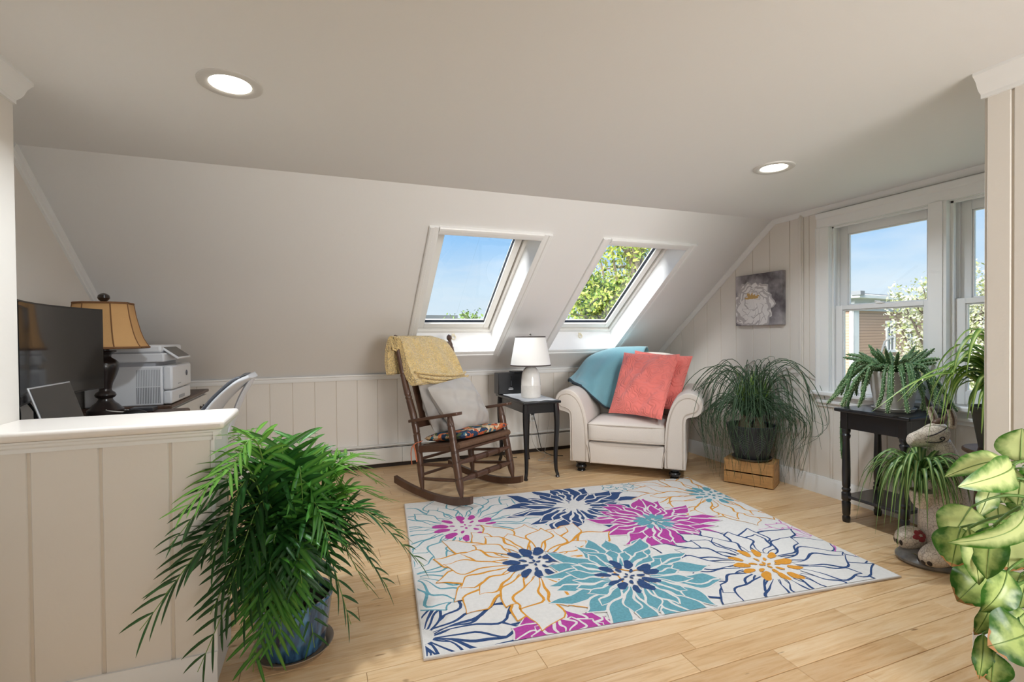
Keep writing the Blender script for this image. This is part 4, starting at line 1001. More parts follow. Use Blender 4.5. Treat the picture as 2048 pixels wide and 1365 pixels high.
# ================================================================== BLACK PLANT TABLE BY THE WINDOW
pt = thing('plant_table', 'tall black plant table with turned legs and a lower shelf under the window', 'table', (3.085, 1.898, 0))
obj('table_top', MB().box(-.192, .165, -.210, .210, .668, .690), M_BLACK, pt, bev=.008, seg=3)
obj('apron', MB().box(-.168, -.152, -.165, .165, .570, .668).box(.135, .150, -.165, .165, .570, .668).box(-.165, .148, -.180, -.165, .570, .668).box(-.165, .148, .165, .180, .570, .668), M_BLACK, pt)
obj('shelf', MB().box(-.165, .150, -.170, .170, .148, .166), M_BLACK, pt, bev=.004)
lp = [(.018, 0), (.021, .01), (.022, .03), (.017, .04), (.021, .05), (.023, .09), (.024, .12), (.019, .128), (.025, .136), (.025, .176), (.019, .184), (.022, .190), (.024, .20), (.018, .21), (.022, .222), (.023, .30), (.021, .42), (.018, .505), (.022, .515), (.024, .527), (.018, .536), (.023, .548), (.024, .560), (.018, .570)]
for x in (-.150, .135):
    for y in (-.160, .160):
        l_ = obj('leg', MB().lathe(lp, (x, y, 0), 16), M_BLACK, pt, sharp=40)
        obj('leg_block', MB().box(x-.022, x+.022, y-.022, y+.022, .565, .669), M_BLACK, l_, bev=.003)

# ------------------------------------------------------------------ trailing spiny succulent in a pale pot
def leaf_mat(name, c_mid, c_edge, p0, p1, rough=.45, mottled=.0, spec=.4, sheer=0):
    m = bpy.data.materials.new(name); m.use_nodes = True; n, l = m.node_tree.nodes, m.node_tree.links; b = n['Principled BSDF']
    a = n.new('ShaderNodeAttribute'); a.attribute_name = 'edge'; tc = n.new('ShaderNodeTexCoord'); t = n.new('ShaderNodeTexNoise'); t.inputs['Scale'].default_value = 42; t.inputs['Detail'].default_value = 6
    l.new(tc.outputs['Object'], t.inputs[0]); s = n.new('ShaderNodeMath'); s.operation = 'MULTIPLY_ADD'; s.inputs[1].default_value = mottled; l.new(t.outputs['Fac'], s.inputs[0])
    u = n.new('ShaderNodeMath'); u.operation = 'SUBTRACT'; u.inputs[1].default_value = mottled*.5; l.new(s.outputs[0], u.inputs[0]); l.new(a.outputs['Fac'], s.inputs[2])
    r = n.new('ShaderNodeValToRGB'); r.color_ramp.elements[0].position = p0; r.color_ramp.elements[0].color = c_mid; r.color_ramp.elements[1].position = p1; r.color_ramp.elements[1].color = c_edge
    l.new(u.outputs[0], r.inputs[0]); oi = n.new('ShaderNodeObjectInfo'); h = n.new('ShaderNodeHueSaturation'); mr = n.new('ShaderNodeMapRange'); mr.inputs[3].default_value = .82; mr.inputs[4].default_value = 1.14
    l.new(oi.outputs['Random'], mr.inputs[0]); l.new(mr.outputs[0], h.inputs['Value']); l.new(r.outputs[0], h.inputs['Color']); l.new(h.outputs[0], b.inputs['Base Color'])
    b.inputs['Roughness'].default_value = rough; b.inputs['Specular IOR Level'].default_value = spec
    if sheer:                                                       # thin leaf: part of the light passes through
        tr = n.new('ShaderNodeBsdfTranslucent'); mx = n.new('ShaderNodeMixShader'); mx.inputs[0].default_value = sheer; l.new(h.outputs[0], tr.inputs[0])
        o = n['Material Output']; l.new(b.outputs[0], mx.inputs[1]); l.new(tr.outputs[0], mx.inputs[2]); l.new(mx.outputs[0], o.inputs[0])
    return m
M_PALEPOT = mat('pale_stoneware', srgb(206, 202, 196), .55, var=(9, .07), bump=(40, .1))
sp = thing('trailing_succulent', 'trailing spiny green succulent in a pale grey pot on the black plant table', 'plant', (3.085, 1.885, .691))
obj('saucer', MB().lathe([(0, 0), (.095, 0), (.108, .018), (.104, .020), (.092, .008), (0, .008)], seg=36), M_PALEPOT, sp)
obj('pot', MB().lathe([(0, .009), (.086, .009), (.092, .03), (.108, .13), (.116, .19), (.122, .20), (.123, .226), (.119, .230), (.112, .226), (.108, .20), (0, .195)], seg=40), M_PALEPOT, sp)
obj('soil', MB().lathe([(0, .214), (.109, .206)], seg=20), mat('soil', (0, 0, 0, 1)), sp)
M_SUC = mat('succulent_green', srgb(74, 108, 66), .45, bump=(60, .3), var=(22, .28), rand=.12)
M_SPINE = mat('succulent_spine', srgb(176, 196, 150), .6)
r8 = random.Random(8)
def succ(pts, r0=.0085, n=34):
    P = catmull(pts, n); o_ = obj('stem', MB().tube(P, [r0*(1+.13*(k % 2))*(1 if t < .85 else max(.3, 1-(t-.85)*4.4)) for k, t in enumerate(np.linspace(0, 1, n))], 6), M_SUC, sp, sharp=180)
    q = MB()
    for k in range(1, n-1):
        T = unit(P[k+1]-P[k-1]); A = unit(np.cross(T, V(.3, .2, 1))); B = np.cross(T, A)
        for j in range(4):
            a = j*pi/2+.785*(k % 2); d = A*cos(a)+B*sin(a); c = P[k]+d*r0*.92
            q.add([c+T*.0030, c-T*.0030+B*.002, c-T*.0030-B*.002, c+d*.0065+T*.003], [(0, 1, 3), (1, 2, 3), (2, 0, 3)])
    obj('spines', q, M_SPINE, o_, sharp=1)['kind'] = 'stuff'
Z0 = .215
for k in range(58):
    a = 2*pi*k*.618*1.0+r8.uniform(-.15, .15); c, s = cos(a), sin(a); R0 = r8.uniform(.02, .07)
    if k % 10 == 3: continue
    up = r8.uniform(.02, .10); rch = r8.uniform(.16, .235); dr = r8.uniform(.05, .22)
    if c > .35: rch = min(rch, .165/max(c, .3))
    lim = lambda x, y, z: (min(x, .185), y, max(z, .012 if (-.195 < x < .17 and abs(y) < .215) else -.05))
    if k % 4 == 1: succ([(R0*c, R0*s, Z0), (R0*c*1.5, R0*s*1.5, Z0+.06), (R0*c*2+.05*c, R0*s*2+.05*s, Z0+r8.uniform(.10, .17))], .009, 18)
    elif k % 4 == 3: succ([(R0*c, R0*s, Z0), (.09*c, .09*s, Z0+.05), lim(rch*.85*c, rch*.85*s, Z0+up), lim(rch*1.2*c, rch*1.2*s, Z0+up+.01)], .009, 24)
    else: succ([(R0*c, R0*s, Z0), (.11*c, .11*s, Z0+.055), lim(rch*.86*c, rch*.86*s, Z0+up-.03), lim(rch*1.08*c, rch*1.08*s, Z0-dr*.6), lim(rch*1.14*c+.02*s, rch*1.14*s-.02*c, Z0-dr)])
for a, rr_, zd in ((2.45, .285, .16), (2.2, .30, .20), (2.7, .27, .19), (3.6, .26, .20), (3.9, .27, .19), (4.3, .25, .2), (4.7, .25, .2), (5.0, .26, .19)):
    c, s = cos(a), sin(a); succ([(.05*c, .05*s, Z0), (.12*c, .12*s, Z0+.05), (rr_*.75*c, rr_*.75*s, Z0-.03), (rr_*.95*c, rr_*.95*s, Z0-zd*.7), (rr_*1.08*c, rr_*1.08*s, Z0-zd)])
for dy, dz in ((.255, -.27), (.275, -.33)):
    succ([(-.02, .05, Z0), (-.03, .13, Z0+.03), (-.035, dy-.03, .06), (-.03, dy+.01, -.10), (-.045, dy, dz*.8), (-.075, dy-.03, dz), (-.09, dy-.03, dz+.06)])

# ------------------------------------------------------------------ ceramic animal planter
def crackle():
    m = mat('crackle_glaze', srgb(206, 192, 176), .3, coat=.25); n, l = m.node_tree.nodes, m.node_tree.links; b = n['Principled BSDF']
    tc = n.new('ShaderNodeTexCoord'); v = n.new('ShaderNodeTexVoronoi'); v.feature = 'DISTANCE_TO_EDGE'; v.inputs['Scale'].default_value = 62; l.new(tc.outputs['Object'], v.inputs[0])
    r = n.new('ShaderNodeValToRGB'); r.color_ramp.elements[0].position = 0; r.color_ramp.elements[0].color = srgb(134, 118, 102); r.color_ramp.elements[1].position = .055; r.color_ramp.elements[1].color = srgb(214, 201, 186)
    l.new(v.outputs['Distance'], r.inputs[0]); l.new(r.outputs[0], b.inputs['Base Color']); return m
M_CRK = crackle(); M_INK = mat('painted_black', srgb(40, 32, 30), .4); M_RED = mat('painted_red', srgb(150, 48, 54), .35, coat=.3, var=(40, .15)); M_STN = mat('grey_glaze', srgb(112, 108, 104), .4, var=(26, .35), coat=.2)
SO_ = (2.83, 1.535, 0)
stt = thing('ceramic_animal', 'crackled cream ceramic animal sculpture with tall black-tipped ears and red flowers on its feet', 'sculpture', SO_, math.atan2(-.354, .935))
obj('plinth', MB().lathe([(0, 0), (.160, 0), (.172, .012), (.172, .022), (.150, .045), (.09, .062), (0, .066)], (.0, 0, 0), 40, sy=.82), M_STN, stt)
bd = MB(); pts = catmull([(.075, .02, .03), (.070, .02, .13), (.055, .01, .24), (.045, 0, .36), (.040, 0, .46), (.030, 0, .545), (.012, 0, .605)], 40)
bd.tube(pts, list(np.interp(np.linspace(0, 1, 40), [0, .12, .3, .5, .7, .85, 1], [.098, .118, .112, .090, .070, .062, .050])), 24, sq=.92)
body_ = obj('body', bd, M_CRK, stt, sharp=180)
hd = MB(); pts = catmull([(.055, 0, .640), (.030, 0, .642), (-.005, 0, .636), (-.05, 0, .622), (-.095, 0, .612), (-.122, 0, .610), (-.134, 0, .611)], 30)
hd.tube(pts, [(a, b) for a, b in zip(np.interp(np.linspace(0, 1, 30), [0, .15, .35, .6, .85, .96, 1], [.020, .046, .050, .034, .026, .020, .006]), np.interp(np.linspace(0, 1, 30), [0, .15, .35, .6, .85, .96, 1], [.022, .052, .056, .042, .030, .022, .006]))], 22)
head = obj('head', hd, M_CRK, stt, sharp=180)
for s in (-1, 1):
    y = s*.030; x0 = .028+.016*s*-1
    er = MB().tube(catmull([(x0+.012, y, .672), (x0+.010, y*1.2, .715), (x0-.008, y*1.3, .765), (x0-.020, y*1.35, .800)], 16), [(r_, r_*.55) for r_ in np.interp(np.linspace(0, 1, 16), [0, .35, .75, 1], [.017, .021, .014, .008])], 14, up=(0, 1, 0))
    eo = obj('ear', er, M_CRK, head, sharp=180)
    obj('ear_tip', MB().tube(catmull([(x0-.010, y*1.31, .770), (x0-.019, y*1.36, .798), (x0-.029, y*1.40, .825)], 8), [(.0145, .0085), (.014, .0085), (.0125, .0075), (.011, .007), (.009, .006), (.007, .005), (.004, .003), (.001, .001)], 12, up=(0, 1, 0)), M_INK, eo, sharp=180)
    obj('ear_inner', MB().tube(catmull([(x0+.002, y*1.2-.012, .69), (x0-.001, y*1.25-.013, .725), (x0-.014, y*1.3-.010, .765)], 8), .005, 6, sq=.5), mat('painted_brown', srgb(92, 68, 54), .5), eo, sharp=180)
    ey = MB().tube(catmull([(-.070, s*.033, .632), (-.04, s*.043, .645), (-.005, s*.052, .668), (.02, s*.047, .682)], 14), .0028, 6)
    obj('brow_line', ey, M_INK, head, sharp=180)
    cr_ = MB().tube(catmull([(-.085, s*.028, .608), (-.045, s*.043, .604), (-.015, s*.052, .612), (.0, s*.053, .626), (-.012, s*.053, .634), (-.022, s*.051, .626), (-.014, s*.053, .620)], 26), .0026, 6)
    obj('cheek_scroll', cr_, M_INK, head, sharp=180)
obj('forelock', MB().tube(catmull([(-.01, 0, .690), (.02, 0, .700), (.045, 0, .712), (.05, 0, .742)], 10), [.012, .016, .018, .018, .016, .014, .012, .010, .006, .002], 8), mat('painted_brown', (0, 0, 0, 1)), head, sharp=180)
obj('mouth_line', MB().tube(catmull([(-.133, .005, .603), (-.122, -.020, .598), (-.095, -.028, .600)], 10), .002, 6), M_INK, head, sharp=180)
def foot(c, L, W, H, ang, tilt):
    R = RZ(ang) @ RY(tilt); G = []
    fm = MB().ball((0, 0, 0), L/2, W/2, H/2, 22, 14)
    fm.v = [tuple(R @ V(p[0], p[1], p[2]*(1 if p[2] > 0 else .9))+V(*c)) for p in fm.v]
    fo = obj('foot', fm, M_CRK, stt, sharp=180)
    surf = lambda u, v, o=1.03: tuple(R @ (V(sin(v)*cos(u)*L/2, sin(v)*sin(u)*W/2, cos(v)*H/2)*o)+V(*c))
    fl = MB(); u0, v0 = -1.25, 1.05
    for k in range(5):
        a = 2*pi*k/5+.3; cen = (u0+.33*cos(a)*1.2, v0+.30*sin(a))
        ring_ = [surf(cen[0]+.25*cos(t)*1.1*(1+.1*sin(3*t)), cen[1]+.20*sin(t), 1.035) for t in np.linspace(0, 2*pi, 13)[:-1]]
        fl.add(ring_+[surf(*cen, 1.07)], [(i, (i+1) % 12, 12) for i in range(12)])
    obj('red_flower', fl, M_RED, fo, sharp=180)['kind'] = 'stuff'
    for k, u in enumerate((2.6, 2.95, 3.3, 3.65)):
        ring_ = [surf(u+.13*cos(t), 1.75+.22*sin(t), 1.03) for t in np.linspace(0, 2*pi, 11)[:-1]]
        obj('painted_toe', MB().add(ring_+[surf(u, 1.75, 1.06)], [(i, (i+1) % 10, 10) for i in range(10)]), M_INK, fo, sharp=180)
foot((-.045, -.090, .078), .235, .12, .125, .12, -.16)
foot((-.085, .050, .095), .145, .10, .13, -.05, 0)
obj('haunch', MB().ball((.10, -.075, .13), .085, .055, .10, 20, 12), M_CRK, stt, sharp=180)
fl = MB()
for k in range(5):
    a = 2*pi*k/5; c = V(.075+.022*cos(a), -.100-.0*sin(a), .205+.026*sin(a))
    fl.ball(c, .016, .010, .018, 10, 6)
obj('red_flower', fl, M_RED, body_, sharp=180)['kind'] = 'stuff'
lf = MB()
for k in range(16):
    a = r8.uniform(pi*.85, pi*1.95); rr_ = r8.uniform(.115, .150); c = V(rr_*cos(a), rr_*.82*sin(a), .060-.26*(rr_-.09)); d = V(-sin(a), cos(a)*.82, 0)*.026
    lf.tube([c-d, c+V(0, 0, .004), c+d+V(0, 0, .002)], [.001, .005, .001], 6, sq=.4)
obj('leaf_relief', lf, mat('olive_glaze', srgb(116, 112, 78), .4), stt, sharp=180)['kind'] = 'stuff'
obj('bowl', MB().lathe([(0, .285), (.026, .287), (.046, .317), (.054, .370), (.050, .373), (.044, .345), (0, .34)], (-.105, -.045, 0), 24), M_CRK, stt)

# ------------------------------------------------------------------ strap-leaved spider plants
def strap(mb, pts, w, up=(0, 0, 1), fold=.25):
    P = [V(*p) for p in pts]; n = len(P); G = []; E = []; S0_ = None
    for i in range(n):
        T = unit(P[min(i+1, n-1)]-P[max(i-1, 0)]); S_ = np.cross(T, V(*up))
        if np.linalg.norm(S_) < .15: S_ = S0_ if S0_ is not None else V(1, 0, 0)
        S_ = unit(S_-T*(S_@T))
        if S0_ is not None and S_@S0_ < 0: S_ = -S_
        S0_ = S_; N = np.cross(S_, T); t = i/(n-1); ww = w*(.55+.45*min(1, t*5))*(1-max(0, t-.45)/.55*.96)
        G.append([P[i]+S_*ww*k+N*fold*ww*abs(k)*1.6 for k in (-.5, -.24, 0, .24, .5)]); E.append([1, .5, .001, .5, 1])
    return mb.grid(G, e=E)
M_SPI = leaf_mat('spider_leaf', srgb(168, 190, 120), srgb(76, 116, 58), .15, .65, .4, .1, sheer=.25)
M_SPI2 = leaf_mat('lime_leaf', srgb(196, 214, 120), srgb(96, 140, 62), .1, .75, .38, .15, sheer=.3)
def spider(name, label, loc, n, Lr, w, m, seed, amin, amax, upr, pot=None, clampf=None, specials=()):
    t = thing(name, label, 'plant', loc); r = random.Random(seed)
    for k in range(n):
        a = amin+(amax-amin)*((k+r.uniform(-.4, .4))/n); L = r.uniform(*Lr); u = r.uniform(*upr); c, s = cos(a), sin(a)
        h = L*(.35+.5*u); rc = L*(.62-.25*u); dr = L*r.uniform(.25, 1.05)*(1.15-u*.7)
        pts = catmull([(.008*c, .008*s, 0), (rc*.25*c, rc*.25*s, h*.75), (rc*.62*c, rc*.62*s, h), (rc*.95*c, rc*.95*s, h-dr*.35), (rc*1.12*c, rc*1.12*s, h-dr)], 14)
        if clampf: pts = [V(*clampf(p)) for p in pts]
        obj('leaf', strap(MB(), pts, w*r.uniform(.75, 1.2)), m, t, sharp=180)
    for sp_ in specials: obj('leaf', strap(MB(), catmull(sp_, 18), w), m, t, sharp=180)
    return t
cs, sn = .935, -.354
lw_ = lambda x, y: (SO_[0]+cs*x-sn*y*1, SO_[1]+sn*x+cs*y)
bx_, by_ = lw_(-.115, -.045)
s1 = spider('spider_plant', 'small spider plant with narrow drooping striped leaves in front of the ceramic animal', (bx_, by_, .365), 120, (.20, .42), .020, M_SPI, 31, 0, 2*pi, (.02, .42),
            clampf=lambda p: (p[0], p[1], max(p[2], -.27)))
s2 = spider('spider_plant', 'lush lime-green spider plant with broad glossy leaves behind the ceramic animal', (2.84, 1.275, .795), 90, (.22, .48), .036, M_SPI2, 33, pi*.55, pi*1.75, (.05, .95),
            clampf=lambda p: (min(p[0], .38), max(p[1], -.235), p[2]), specials=([(-.02, .02, 0), (-.12, .08, .15), (-.27, .18, .13), (-.45, .28, -.02)], [(-.02, .0, 0), (-.10, .10, .18), (-.20, .19, .15), (-.30, .26, .02)], [(0, .02, 0), (-.06, .12, .16), (-.12, .24, .12), (-.17, .33, -.03)]))
obj('pot', MB().lathe([(0, -.18), (.085, -.18), (.11, -.02), (.118, -.01), (.118, .01), (.108, .01), (.10, -.02), (0, -.02)], seg=32), mat('dark_pot', srgb(66, 62, 56), .6), s2)
sd = thing('plant_stand', 'round wooden plant stand behind the ceramic animal in the window nook', 'stand', (2.84, 1.275, 0))
obj('top', MB().lathe([(0, .592), (.135, .592), (.142, .598), (.142, .608), (.136, .613), (0, .613)], seg=36), M_OAK, sd)
for k in range(3):
    a = 2*pi*k/3+.5; obj('leg', MB().tube([(.09*cos(a), .09*sin(a), .592), (.125*cos(a), .125*sin(a), 0)], [.016, .011], 10), M_OAK, sd)
obj('ring', MB().tube([(.107*cos(t), .107*sin(t), .25) for t in np.linspace(0, 2*pi, 25)], .007, 6, caps=False), M_OAK, sd)

# ================================================================== DIEFFENBACHIA IN THE RIGHT FOREGROUND
M_DIE = leaf_mat('dieffenbachia_leaf', srgb(208, 220, 150), srgb(62, 112, 30), .30, .82, .3, .8, sheer=.2)
M_DIE2 = leaf_mat('dieffenbachia_old_leaf', srgb(180, 200, 120), srgb(54, 102, 32), .14, .70, .3, 1.2, sheer=.15)
M_RIB = mat('leaf_midrib', srgb(112, 140, 70), .4); M_TIPB = mat('dry_leaf_tip', srgb(176, 126, 78), .7)
M_STEM = mat('green_stem', srgb(92, 126, 58), .4, var=(30, .2))
dp = thing('dieffenbachia', 'large dieffenbachia with cream and green mottled leaves in the right foreground', 'plant', (1.93, .70, 0))
DO = V(1.93, .70, 0)
def at(px, py, depth):
    """a place seen at photo position (px, py), depth metres in front of the lens"""
    d = _F+_R*((px-1024)/FPX)-_U*((py-682.5)/FPX); return V(0, 0, EYE)+V(*d)*depth
cc_ = lambda x, y, d: at(1860+x*.3845, 840+y*.3845, d)
#        base(x,y,depth)      tip(x,y,depth)    width  roll  mat fold dry droop
LV = [((425, 222, 1.36), (75, 300, 1.30), .082, -.55, 0, .25, 0, .10), ((428, 240, 1.33), (145, 350, 1.24), .092, .30, 0, .25, 0, .12), ((470, 225, 1.36), (478, 45, 1.37), .115, .1, 0, .2, 0, .04),
      ((440, 255, 1.42), (385, 435, 1.42), .120, .0, 0, .2, 0, -.03), ((322, 325, 1.42), (252, 505, 1.40), .062, .5, 0, .3, 0, .05), ((470, 320, 1.40), (455, 445, 1.40), .08, .2, 0, .2, 0, .0),
      ((350, 430, 1.44), (365, 560, 1.44), .085, -.2, 0, .2, 0, .05), ((480, 430, 1.26), (90, 640, 1.22), .075, .75, 0, .35, 0, .22), ((215, 455, 1.36), (95, 650, 1.33), .115, -.15, 0, .25, 0, .06),
      ((160, 560, 1.29), (112, 765, 1.27), .105, -.1, 1, .28, 1, .10), ((200, 565, 1.24), (255, 860, 1.24), .062, .35, 0, .35, 0, .05), ((330, 555, 1.22), (295, 830, 1.21), .082, -.25, 1, .3, 0, .06),
      ((425, 545, 1.30), (405, 790, 1.28), .135, .05, 0, .2, 1, .05), ((484, 540, 1.30), (470, 690, 1.30), .10, .1, 1, .2, 0, .05), ((200, 700, 1.38), (215, 865, 1.37), .085, .2, 1, .25, 1, .0),
      ((300, 790, 1.32), (140, 945, 1.30), .125, .2, 1, .25, 1, .04), ((400, 790, 1.24), (265, 1000, 1.23), .088, .55, 1, .4, 0, .14), ((320, 955, 1.25), (228, 1120, 1.25), .048, .6, 1, .4, 1, .06),
      ((478, 800, 1.33), (405, 950, 1.32), .105, .0, 1, .25, 0, .05), ((500, 850, 1.30), (465, 980, 1.28), .08, .1, 1, .25, 0, .05), ((380, 985, 1.30), (300, 1085, 1.29), .058, .5, 1, .35, 0, .05),
      ((420, 985, 1.28), (375, 1095, 1.28), .06, -.3, 1, .3, 0, .05), ((500, 1000, 1.27), (385, 1080, 1.26), .065, .3, 1, .3, 0, .08), ((515, 1110, 1.18), (300, 1180, 1.16), .142, .15, 1, .2, 1, .12),
      ((275, 1115, 1.22), (255, 1350, 1.20), .05, .5, 1, .4, 1, .05), ((335, 1210, 1.20), (320, 1375, 1.19), .082, -.1, 1, .3, 1, .05), ((375, 930, 1.27), (360, 970, 1.27), .045, .3, 1, .3, 1, .0),
      ((500, 330, 1.45), (560, 560, 1.42), .12, 0, 0, .2, 0, .05), ((520, 640, 1.36), (590, 820, 1.34), .12, 0, 1, .2, 0, .05), ((560, 200, 1.4), (640, 330, 1.36), .11, 0, 0, .2, 0, .1)]
TR = [V(1.93, .70, .30), V(1.92, .71, .55), V(1.90, .73, .82)]
for i, (b_, t_, w_, roll, mi, fo, dry, dr) in enumerate(LV):
    B, T = cc_(*b_)-DO, cc_(*t_)-DO; view = V(0, 0, EYE)-(B+T)/2-DO; view = unit(view); d_ = unit(T-B); nn = unit(view-d_*(view@d_))
    sd_ = np.cross(nn, d_); nn = nn*cos(roll)+sd_*sin(roll)
    mb = leaf(MB(), B, T, w_*.92, nn, droop=dr, n=12, across=8, fold=fo, shape=.82, wave=.10, ph=i)
    if dry:
        for f_ in range(11*8, 12*8): mb.m[f_] = 1
        for f_ in (10*8, 10*8+7): mb.m[f_] = 1
    lo = obj('leaf', mb, [(M_DIE, M_DIE2)[mi], M_TIPB], dp, sharp=180)
    mid = [V(*mb.v[k*9+4]) for k in range(13)]; obj('midrib', MB().tube([p+nn*.0005 for p in mid], list(np.linspace(.0022, .0006, 13)), 5), M_RIB, lo, sharp=180)
    zt = min(.86, max(.34, (B+DO)[2]-.04)); k_ = np.interp(zt, [.30, .55, .86], [0, 1, 2]); root = V(*[np.interp(k_, [0, 1, 2], [TR[j][q] for j in range(3)]) for q in range(3)])-DO
    obj('leaf_stalk', MB().tube(bez(root, (root+B)/2+V(0, 0, .05+.03*(i % 3)), B, 12), list(np.linspace(.006, .003, 12)), 6), M_STEM, lo, sharp=180)
obj('stem', MB().tube(catmull([tuple(V(1.93, .70, .24)-DO)]+[tuple(p-DO) for p in TR]+[tuple(V(1.90, .74, .93)-DO)], 16), list(np.linspace(.018, .008, 16)), 10), M_STEM, dp, sharp=180)
obj('stem', MB().tube(catmull([(.03, -.03, .24), (.035, -.03, .45), (.01, 0, .68)], 10), .012, 8), M_STEM, dp, sharp=180)
obj('pot', MB().lathe([(0, .0), (.105, .0), (.118, .012), (.140, .24), (.146, .25), (.146, .275), (.138, .275), (.130, .25), (0, .245)], seg=36), mat('white_pot', srgb(226, 222, 216), .4), dp)
obj('soil', MB().lathe([(0, .262), (.134, .258)], seg=20), mat('soil', (0, 0, 0, 1)), dp)

# ================================================================== DESK CORNER BEHIND THE HALF WALL
M_DTOP = mat('dark_walnut_top', srgb(88, 66, 54), .4, var=(12, .25), stretch=(6, 1, 1))
M_CABW = mat('cabinet_white', srgb(232, 230, 226), .4)
M_IRON = mat('dark_iron', srgb(44, 38, 36), .5)
dk = thing('desk', 'desk with dark wood top along the alcove wall, mostly hidden by the half wall', 'desk', (-1.01, 2.76, 0))
obj('desk_top', MB().box(-.275, .275, -.54, .55, .722, .75), M_DTOP, dk, bev=.013, seg=4)
for y in (-.50, .50): obj('side_panel', MB().box(-.26, .24, y-.012, y+.012, 0, .722), M_CABW, dk)
obj('back_panel', MB().box(-.272, -.258, -.50, .50, .35, .93), M_CABW, dk)
cb = thing('cabinet', 'white cabinet with dark wood top and iron pull under the printer', 'cabinet', (-1.04, 3.80, 0))
obj('cabinet_top', MB().box(-.225, .205, -.465, .50, .745, .765), M_DTOP, cb, bev=.004)
obj('body', MB().box(-.215, .180, -.455, .49, .06, .745), M_CABW, cb)
for z0, z1 in ((.58, .73), (.33, .57), (.08, .32)):
    d_ = obj('drawer', MB().box(.181, .197, -.445, .48, z0, z1), M_CABW, cb, bev=.004)
    for y in (-.25, .30):
        zc_ = (z0+z1)/2; obj('handle', MB().tube(catmull([(.197, y-.045, zc_), (.215, y-.035, zc_+.004), (.222, y, zc_-.002), (.215, y+.035, zc_+.004), (.197, y+.045, zc_)], 14), [.008, .006, .004, .004, .004, .005, .006, .006, .005, .004, .004, .004, .006, .008], 8).ball((.199, y-.045, zc_), .006, .012, .012, 8, 6).ball((.199, y+.045, zc_), .006, .012, .012, 8, 6), M_IRON, d_)
obj('base', MB().box(-.20, .165, -.44, .475, 0, .06), M_CABW, cb)
# printer
M_PR, M_PR2 = mat('printer_white', srgb(226, 228, 232), .4), mat('printer_grey', srgb(168, 170, 176), .5)
pr = thing('printer', 'white laser printer with scanner lid on the cabinet behind the lamp', 'printer', (-1.045, 3.56, .766))
obj('body', MB().box(-.20, .165, -.21, .215, .0, .225), M_PR, pr, bev=.008)
obj('front_door', MB().box(.165, .212, -.205, .215, .085, .225), M_PR, pr, bev=.012, seg=3)
obj('paper_tray', MB().box(.165, .208, -.205, .215, .004, .081), M_PR, pr, bev=.010, seg=3)
obj('tray_grip', MB().box(.207, .211, -.06, .06, .02, .04), M_PR2, pr, bev=.003)
obj('neck', MB().box(-.20, .13, -.20, .205, .225, .255), M_PR2, pr)
sl_ = obj('scanner', MB().box(-.21, .175, -.215, .22, .248, .300), M_PR, pr, bev=.008)
obj('scanner_lid', MB().box(-.21, .16, -.212, .216, .302, .345), M_PR, sl_, bev=.012, seg=3)
obj('lid_seam', MB().box(-.205, .158, -.2125, .2165, .298, .303), M_PR2, sl_)
cp_ = obj('control_panel', MB().box(-.055, .055, -.17, .10, -.006, .006, rot=RY(radians(38)), c=(0, 0, 0)), M_PR, pr, bev=.004, loc=(.192, 0, .298))
obj('screen', MB().box(-.046, .046, -.155, .085, .006, .008, rot=RY(radians(38)), c=(0, 0, 0)), mat('panel_grey', srgb(92, 90, 86), .3), cp_)
for k in range(15):
    obj('vent_slot', MB().box(.040+k*.0078, .0435+k*.0078, -.2108, -.2095, .012, .105), mat('vent_dark', srgb(120, 122, 128), .6), pr)
    obj('vent_slot', MB().box(.040+k*.0078, .0435+k*.0078, -.2108, -.2095, .110, .205), M_PR2, pr)
lg = MB().tube([(.2135, .10+.016*cos(t), .165+.016*sin(t)) for t in np.linspace(0, 2*pi, 25)], .0018, 6, caps=False)
for x, z0, z1 in ((.094, .155, .178), (.1065, .150, .170)): lg.tube([(.2135, x, z0), (.2135, x+.003, z1)], .0014, 5)
lg.tube([(.2135, .097, .168), (.2135, .1015, .167), (.2135, .1005, .155)], .0013, 5).tube([(.2135, .1085, .170), (.2135, .113, .168), (.2135, .112, .160), (.2135, .107, .159)], .0013, 5)
obj('logo', lg, mat('logo_grey', srgb(96, 98, 108), .4), pr, sharp=180)
obj('model_mark', MB().box(.2118, .2128, -.09, -.03, .110, .116), M_PR2, pr)
# bronze lamp with a tan bell shade
M_BRZ = mat('dark_bronze', srgb(40, 32, 30), .28, coat=.35, var=(18, .25))
M_TANS = mat('tan_shade', srgb(206, 160, 106), .85, bump=(300, .3, .003), var=(5, .05))
M_TRIMB = mat('shade_braid', srgb(126, 88, 56), .9)
l2 = thing('table_lamp', 'dark bronze urn table lamp with a tan bell shade behind the monitor', 'lamp', (-1.088, 3.175, .751))
obj('base', MB().lathe([(0, 0), (.074, 0), (.080, .012), (.078, .028), (.066, .038), (.056, .052), (.040, .066), (.032, .078), (.030, .086), (.042, .094), (.046, .104), (.040, .116), (.028, .126), (.027, .136)], seg=36), M_BRZ, l2)
obj('body', MB().lathe([(.027, .136), (.032, .165), (.046, .20), (.056, .232), (.060, .258), (.056, .276), (.044, .290), (.030, .298), (.026, .306), (.028, .316), (.040, .326), (.050, .333), (.048, .337), (.026, .334), (.020, .338), (.018, .40), (0, .40)], seg=36), M_BRZ, l2)
n8 = 8
def oct_(r, z, k=.80):
    pts = []
    for a in range(4):
        for s in (-1, 1):
            th = pi/2*a+pi/4*0+s*.46; pts.append(V(r*cos(th), r*sin(th)*k, z))
    return pts
prof2 = [(.198, .352), (.184, .372), (.170, .400), (.158, .435), (.148, .475), (.138, .520), (.128, .585)]
ring_ = [oct_(r, z) for r, z in prof2]
sm2 = MB().grid(ring_, close_u=True)
sho = obj('lamp_shade', sm2, M_TANS, l2, sharp=25, solid=.003)
